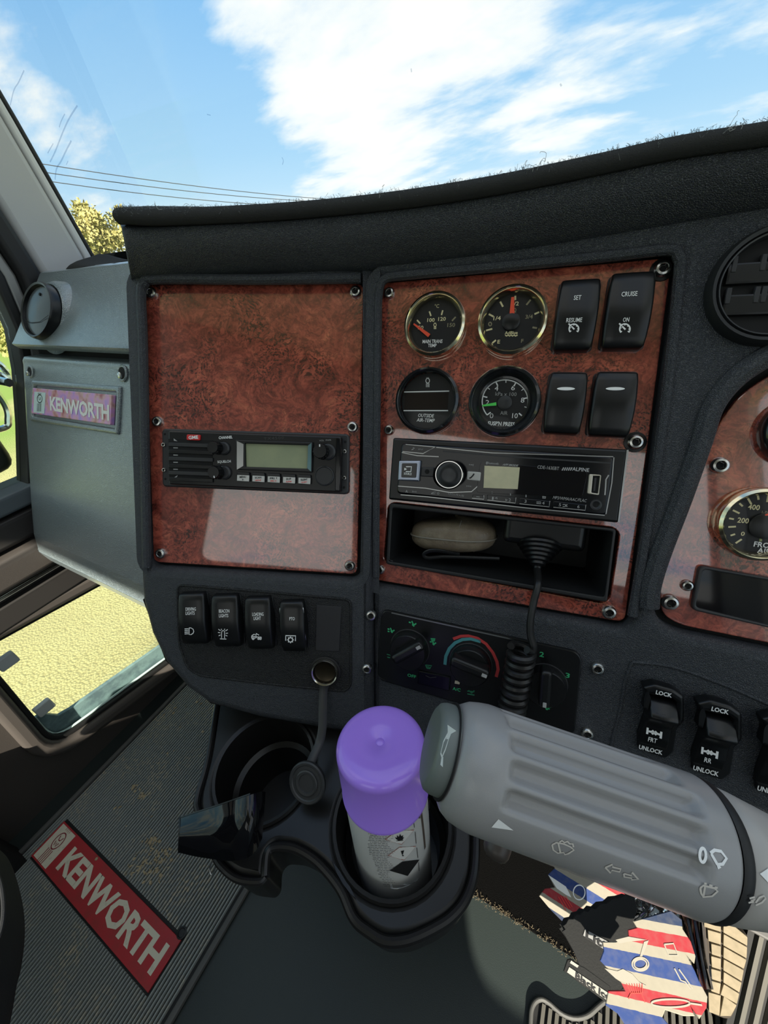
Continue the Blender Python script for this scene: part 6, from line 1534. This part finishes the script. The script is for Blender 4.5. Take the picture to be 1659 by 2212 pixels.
fh = lambda p: (V3((p[0], p[1], .0086)), V3((0, 0, 1)))
mb = MB(); mb.ribbon([[(ex + .010 * math.cos(a), ey + .013 * math.sin(a)) for a in [i * math.pi / 10 for i in range(21)]]], fh, .0018); mb.ribbon([[(ex + (i - 1.5) * .0042, ey - .014), (ex + (i - 1.5) * .0042, ey - .036)] for i in range(4)], fh, .0016); mb.ribbon([[(ex + (i - 1.5) * .004, ey + .016), (ex + (i - 1.5) * .004, ey + .021)] for i in range(4)], fh, .001)
mb.ribbon([[(ex - .005, ey + .007), (ex - .002, ey + .001), (ex + .002, ey + .001), (ex + .005, ey + .007)], [(ex - .005, ey - .002), (ex - .0025, ey - .008), (ex, ey - .003), (ex + .0025, ey - .008), (ex + .005, ey - .002)]], fh, .0018); mb.build('emblem', mat('red_emblem', (.22, .02, .03), .5), sgo, world=True)
q = FL.px(393, 2015, .008); mb = MB(); mb.lathe([(.008, 0), (.008, .002), (.006, .0025), (.005, .001), (0, .001)], 20, Matrix.Translation((q.x, q.y, .0075))); mb.build('stud', SATIN2, pm, world=True)
dmt = thing('floor_mat', 'ribbed grey rubber mat with a wavy raised border in the driver footwell', 'floor mat', Matrix.Translation((.25, .1, 0)))
mo = FL.loop([(1128, 2300), (1140, 2215), (1142, 2175), (1152, 2156), (1168, 2150), (1186, 2160), (1212, 2185), (1240, 2194), (1266, 2188), (1290, 2165), (1310, 2150), (1480, 2060), (1700, 2030), (1850, 2150), (1700, 2500), (1300, 2600)], .004)
mo = mo if area(mo) > 0 else mo[::-1]; mo = fillet(mo, .01, 3)
mb = MB(); mb.plate(mo, .0005, .004, .001, 1); mb.build('base', mat('black_rubber2', (.012, .012, .012), .6), dmt, world=True)
mb = MB(); mb.plate(mo, .004, .012, .003, 3, holes=[inset(mo, .006)]); mb.build('raised_border', GREYR, dmt, world=True)
RIBG = mat('grey_rib_rubber', (.10, .095, .08), .65)
def inside(p, poly):
    c = False; n_ = len(poly)
    for i in range(n_):
        a, b = poly[i], poly[i - 1]
        if (a.y > p[1]) != (b.y > p[1]) and p[0] < (b.x - a.x) * (p[1] - a.y) / (b.y - a.y) + a.x: c = not c
    return c
mi_ = inset(mo, .009); mb = MB(); pitch = .0088
xs = [p.x for p in mi_]; x = min(xs)
while x < max(xs):
    yy_ = []; y = -.2
    prev_in = False; st_ = None
    while y < .5:
        i_ = inside((x, y), mi_)
        if i_ and not prev_in: st_ = y
        if prev_in and not i_:
            w = pitch * .27; mb.box((x - w, st_, .004), (x + w, y, .010))
        prev_in = i_; y += .004
    x += pitch
mb.build('ribs', RIBG, dmt, world=True, kind='stuff')
# ribbed toe board behind the pedal
FTb = Frame(EYE + rayd(1640, 2110) * .93, (1, 0, 0), (0, .62, .78))
tbd = thing('toe_board', 'ribbed grey rubber toe board sloping up behind the pedal', 'toe board', FTb.M())
mb = MB(); mb.plate([(-.02, -.16), (.40, -.16), (.40, .16), (-.02, .16)], -.008, 0); mb.build('base', mat('toe_rubber', (.012, .012, .012), .6), tbd)
mb = MB(); ribs(mb, Frame((0, 0, 0), (1, 0, 0), (0, 1, 0)), -.015, .39, -.155, .155, .0125, .006); mb.build('ribs', RIBG, tbd, kind='stuff')
# column shroud edge at the right
FSh = card_frame(1640, 1985, .36)
sh = thing('column_shroud', 'grey grained steering column shroud edge at the lower right corner', 'shroud', FSh.M())
pq('panel', FSh, [(1556, 1952), (1668, 2016), (1760, 2060), (1760, 1900), (1640, 1900)], -.006, -.0005, mat('grey_grain', (.05, .048, .045), .5, bump=(700, .5, .0006, 'leather')), sh, .001, .001)
pq('edge_strip', FSh, [(1543, 1954), (1556, 1952), (1668, 2016), (1760, 2064), (1760, 2082), (1664, 2034), (1556, 1976)], -.004, .002, mat('grey_edge', (.13, .125, .12), .45), sh, .001, .001)
# passenger seat corner
FS = Frame((0, 0, .26), (1, 0, 0), (0, 1, 0))
ps_ = thing('truck_seat', 'dark padded corner of the passenger seat at the lower left', 'seat', Matrix.Translation((-.75, -.35, 0)))
so_ = FS.loop(c1(KL, [(-600, 1000), (-100, 1020), (0, 1040), (55, 1085), (95, 1160), (132, 1270), (166, 1410), (180, 1560), (172, 1700), (150, 1850), (125, 1935), (100, 2100), (60, 2300), (-600, 2500)]))
so_ = [V3((max(p.x, -.84), p.y)) for p in so_]
so_ = so_ if area(so_) > 0 else so_[::-1]
SEATM = mat('charcoal_seat_fabric', (.020, .021, .023), .7, bump=(1500, .5, .0008, 'noise'))
so_ = fillet(so_, .03, 3); gx = sum(p.x for p in so_) / len(so_); gy = sum(p.y for p in so_) / len(so_)
mb = MB(); mb.grid([[V3((gx + (p.x - gx) * f, gy + (p.y - gy) * f, .26 + z)) for p in so_] for z, f in ((0, .90), (.004, .97), (.015, 1.0), (.05, .985), (.08, .94), (.098, .84), (.106, .68), (.110, .40), (.111, .02))], closed=True); mb.build('cushion', SEATM, ps_, world=True, angle=60, fixn=True)
mb = MB(); mb.tube(smooth_path([FS.wp(*k(KL, x - 75, y), .100) for x, y in ((-60, 1120), (0, 1150), (50, 1200), (84, 1290), (98, 1430), (84, 1560), (45, 1650), (0, 1700))], 5), .0022, 8); mb.build('piping', SEATM, ps_, world=True)
mb = MB(); mb.box((-.83, min(p.y for p in so_) + .03, 0), (-.78, min(p.y for p in so_) + .10, .262)); mb.build('pedestal', BACK, ps_, world=True)
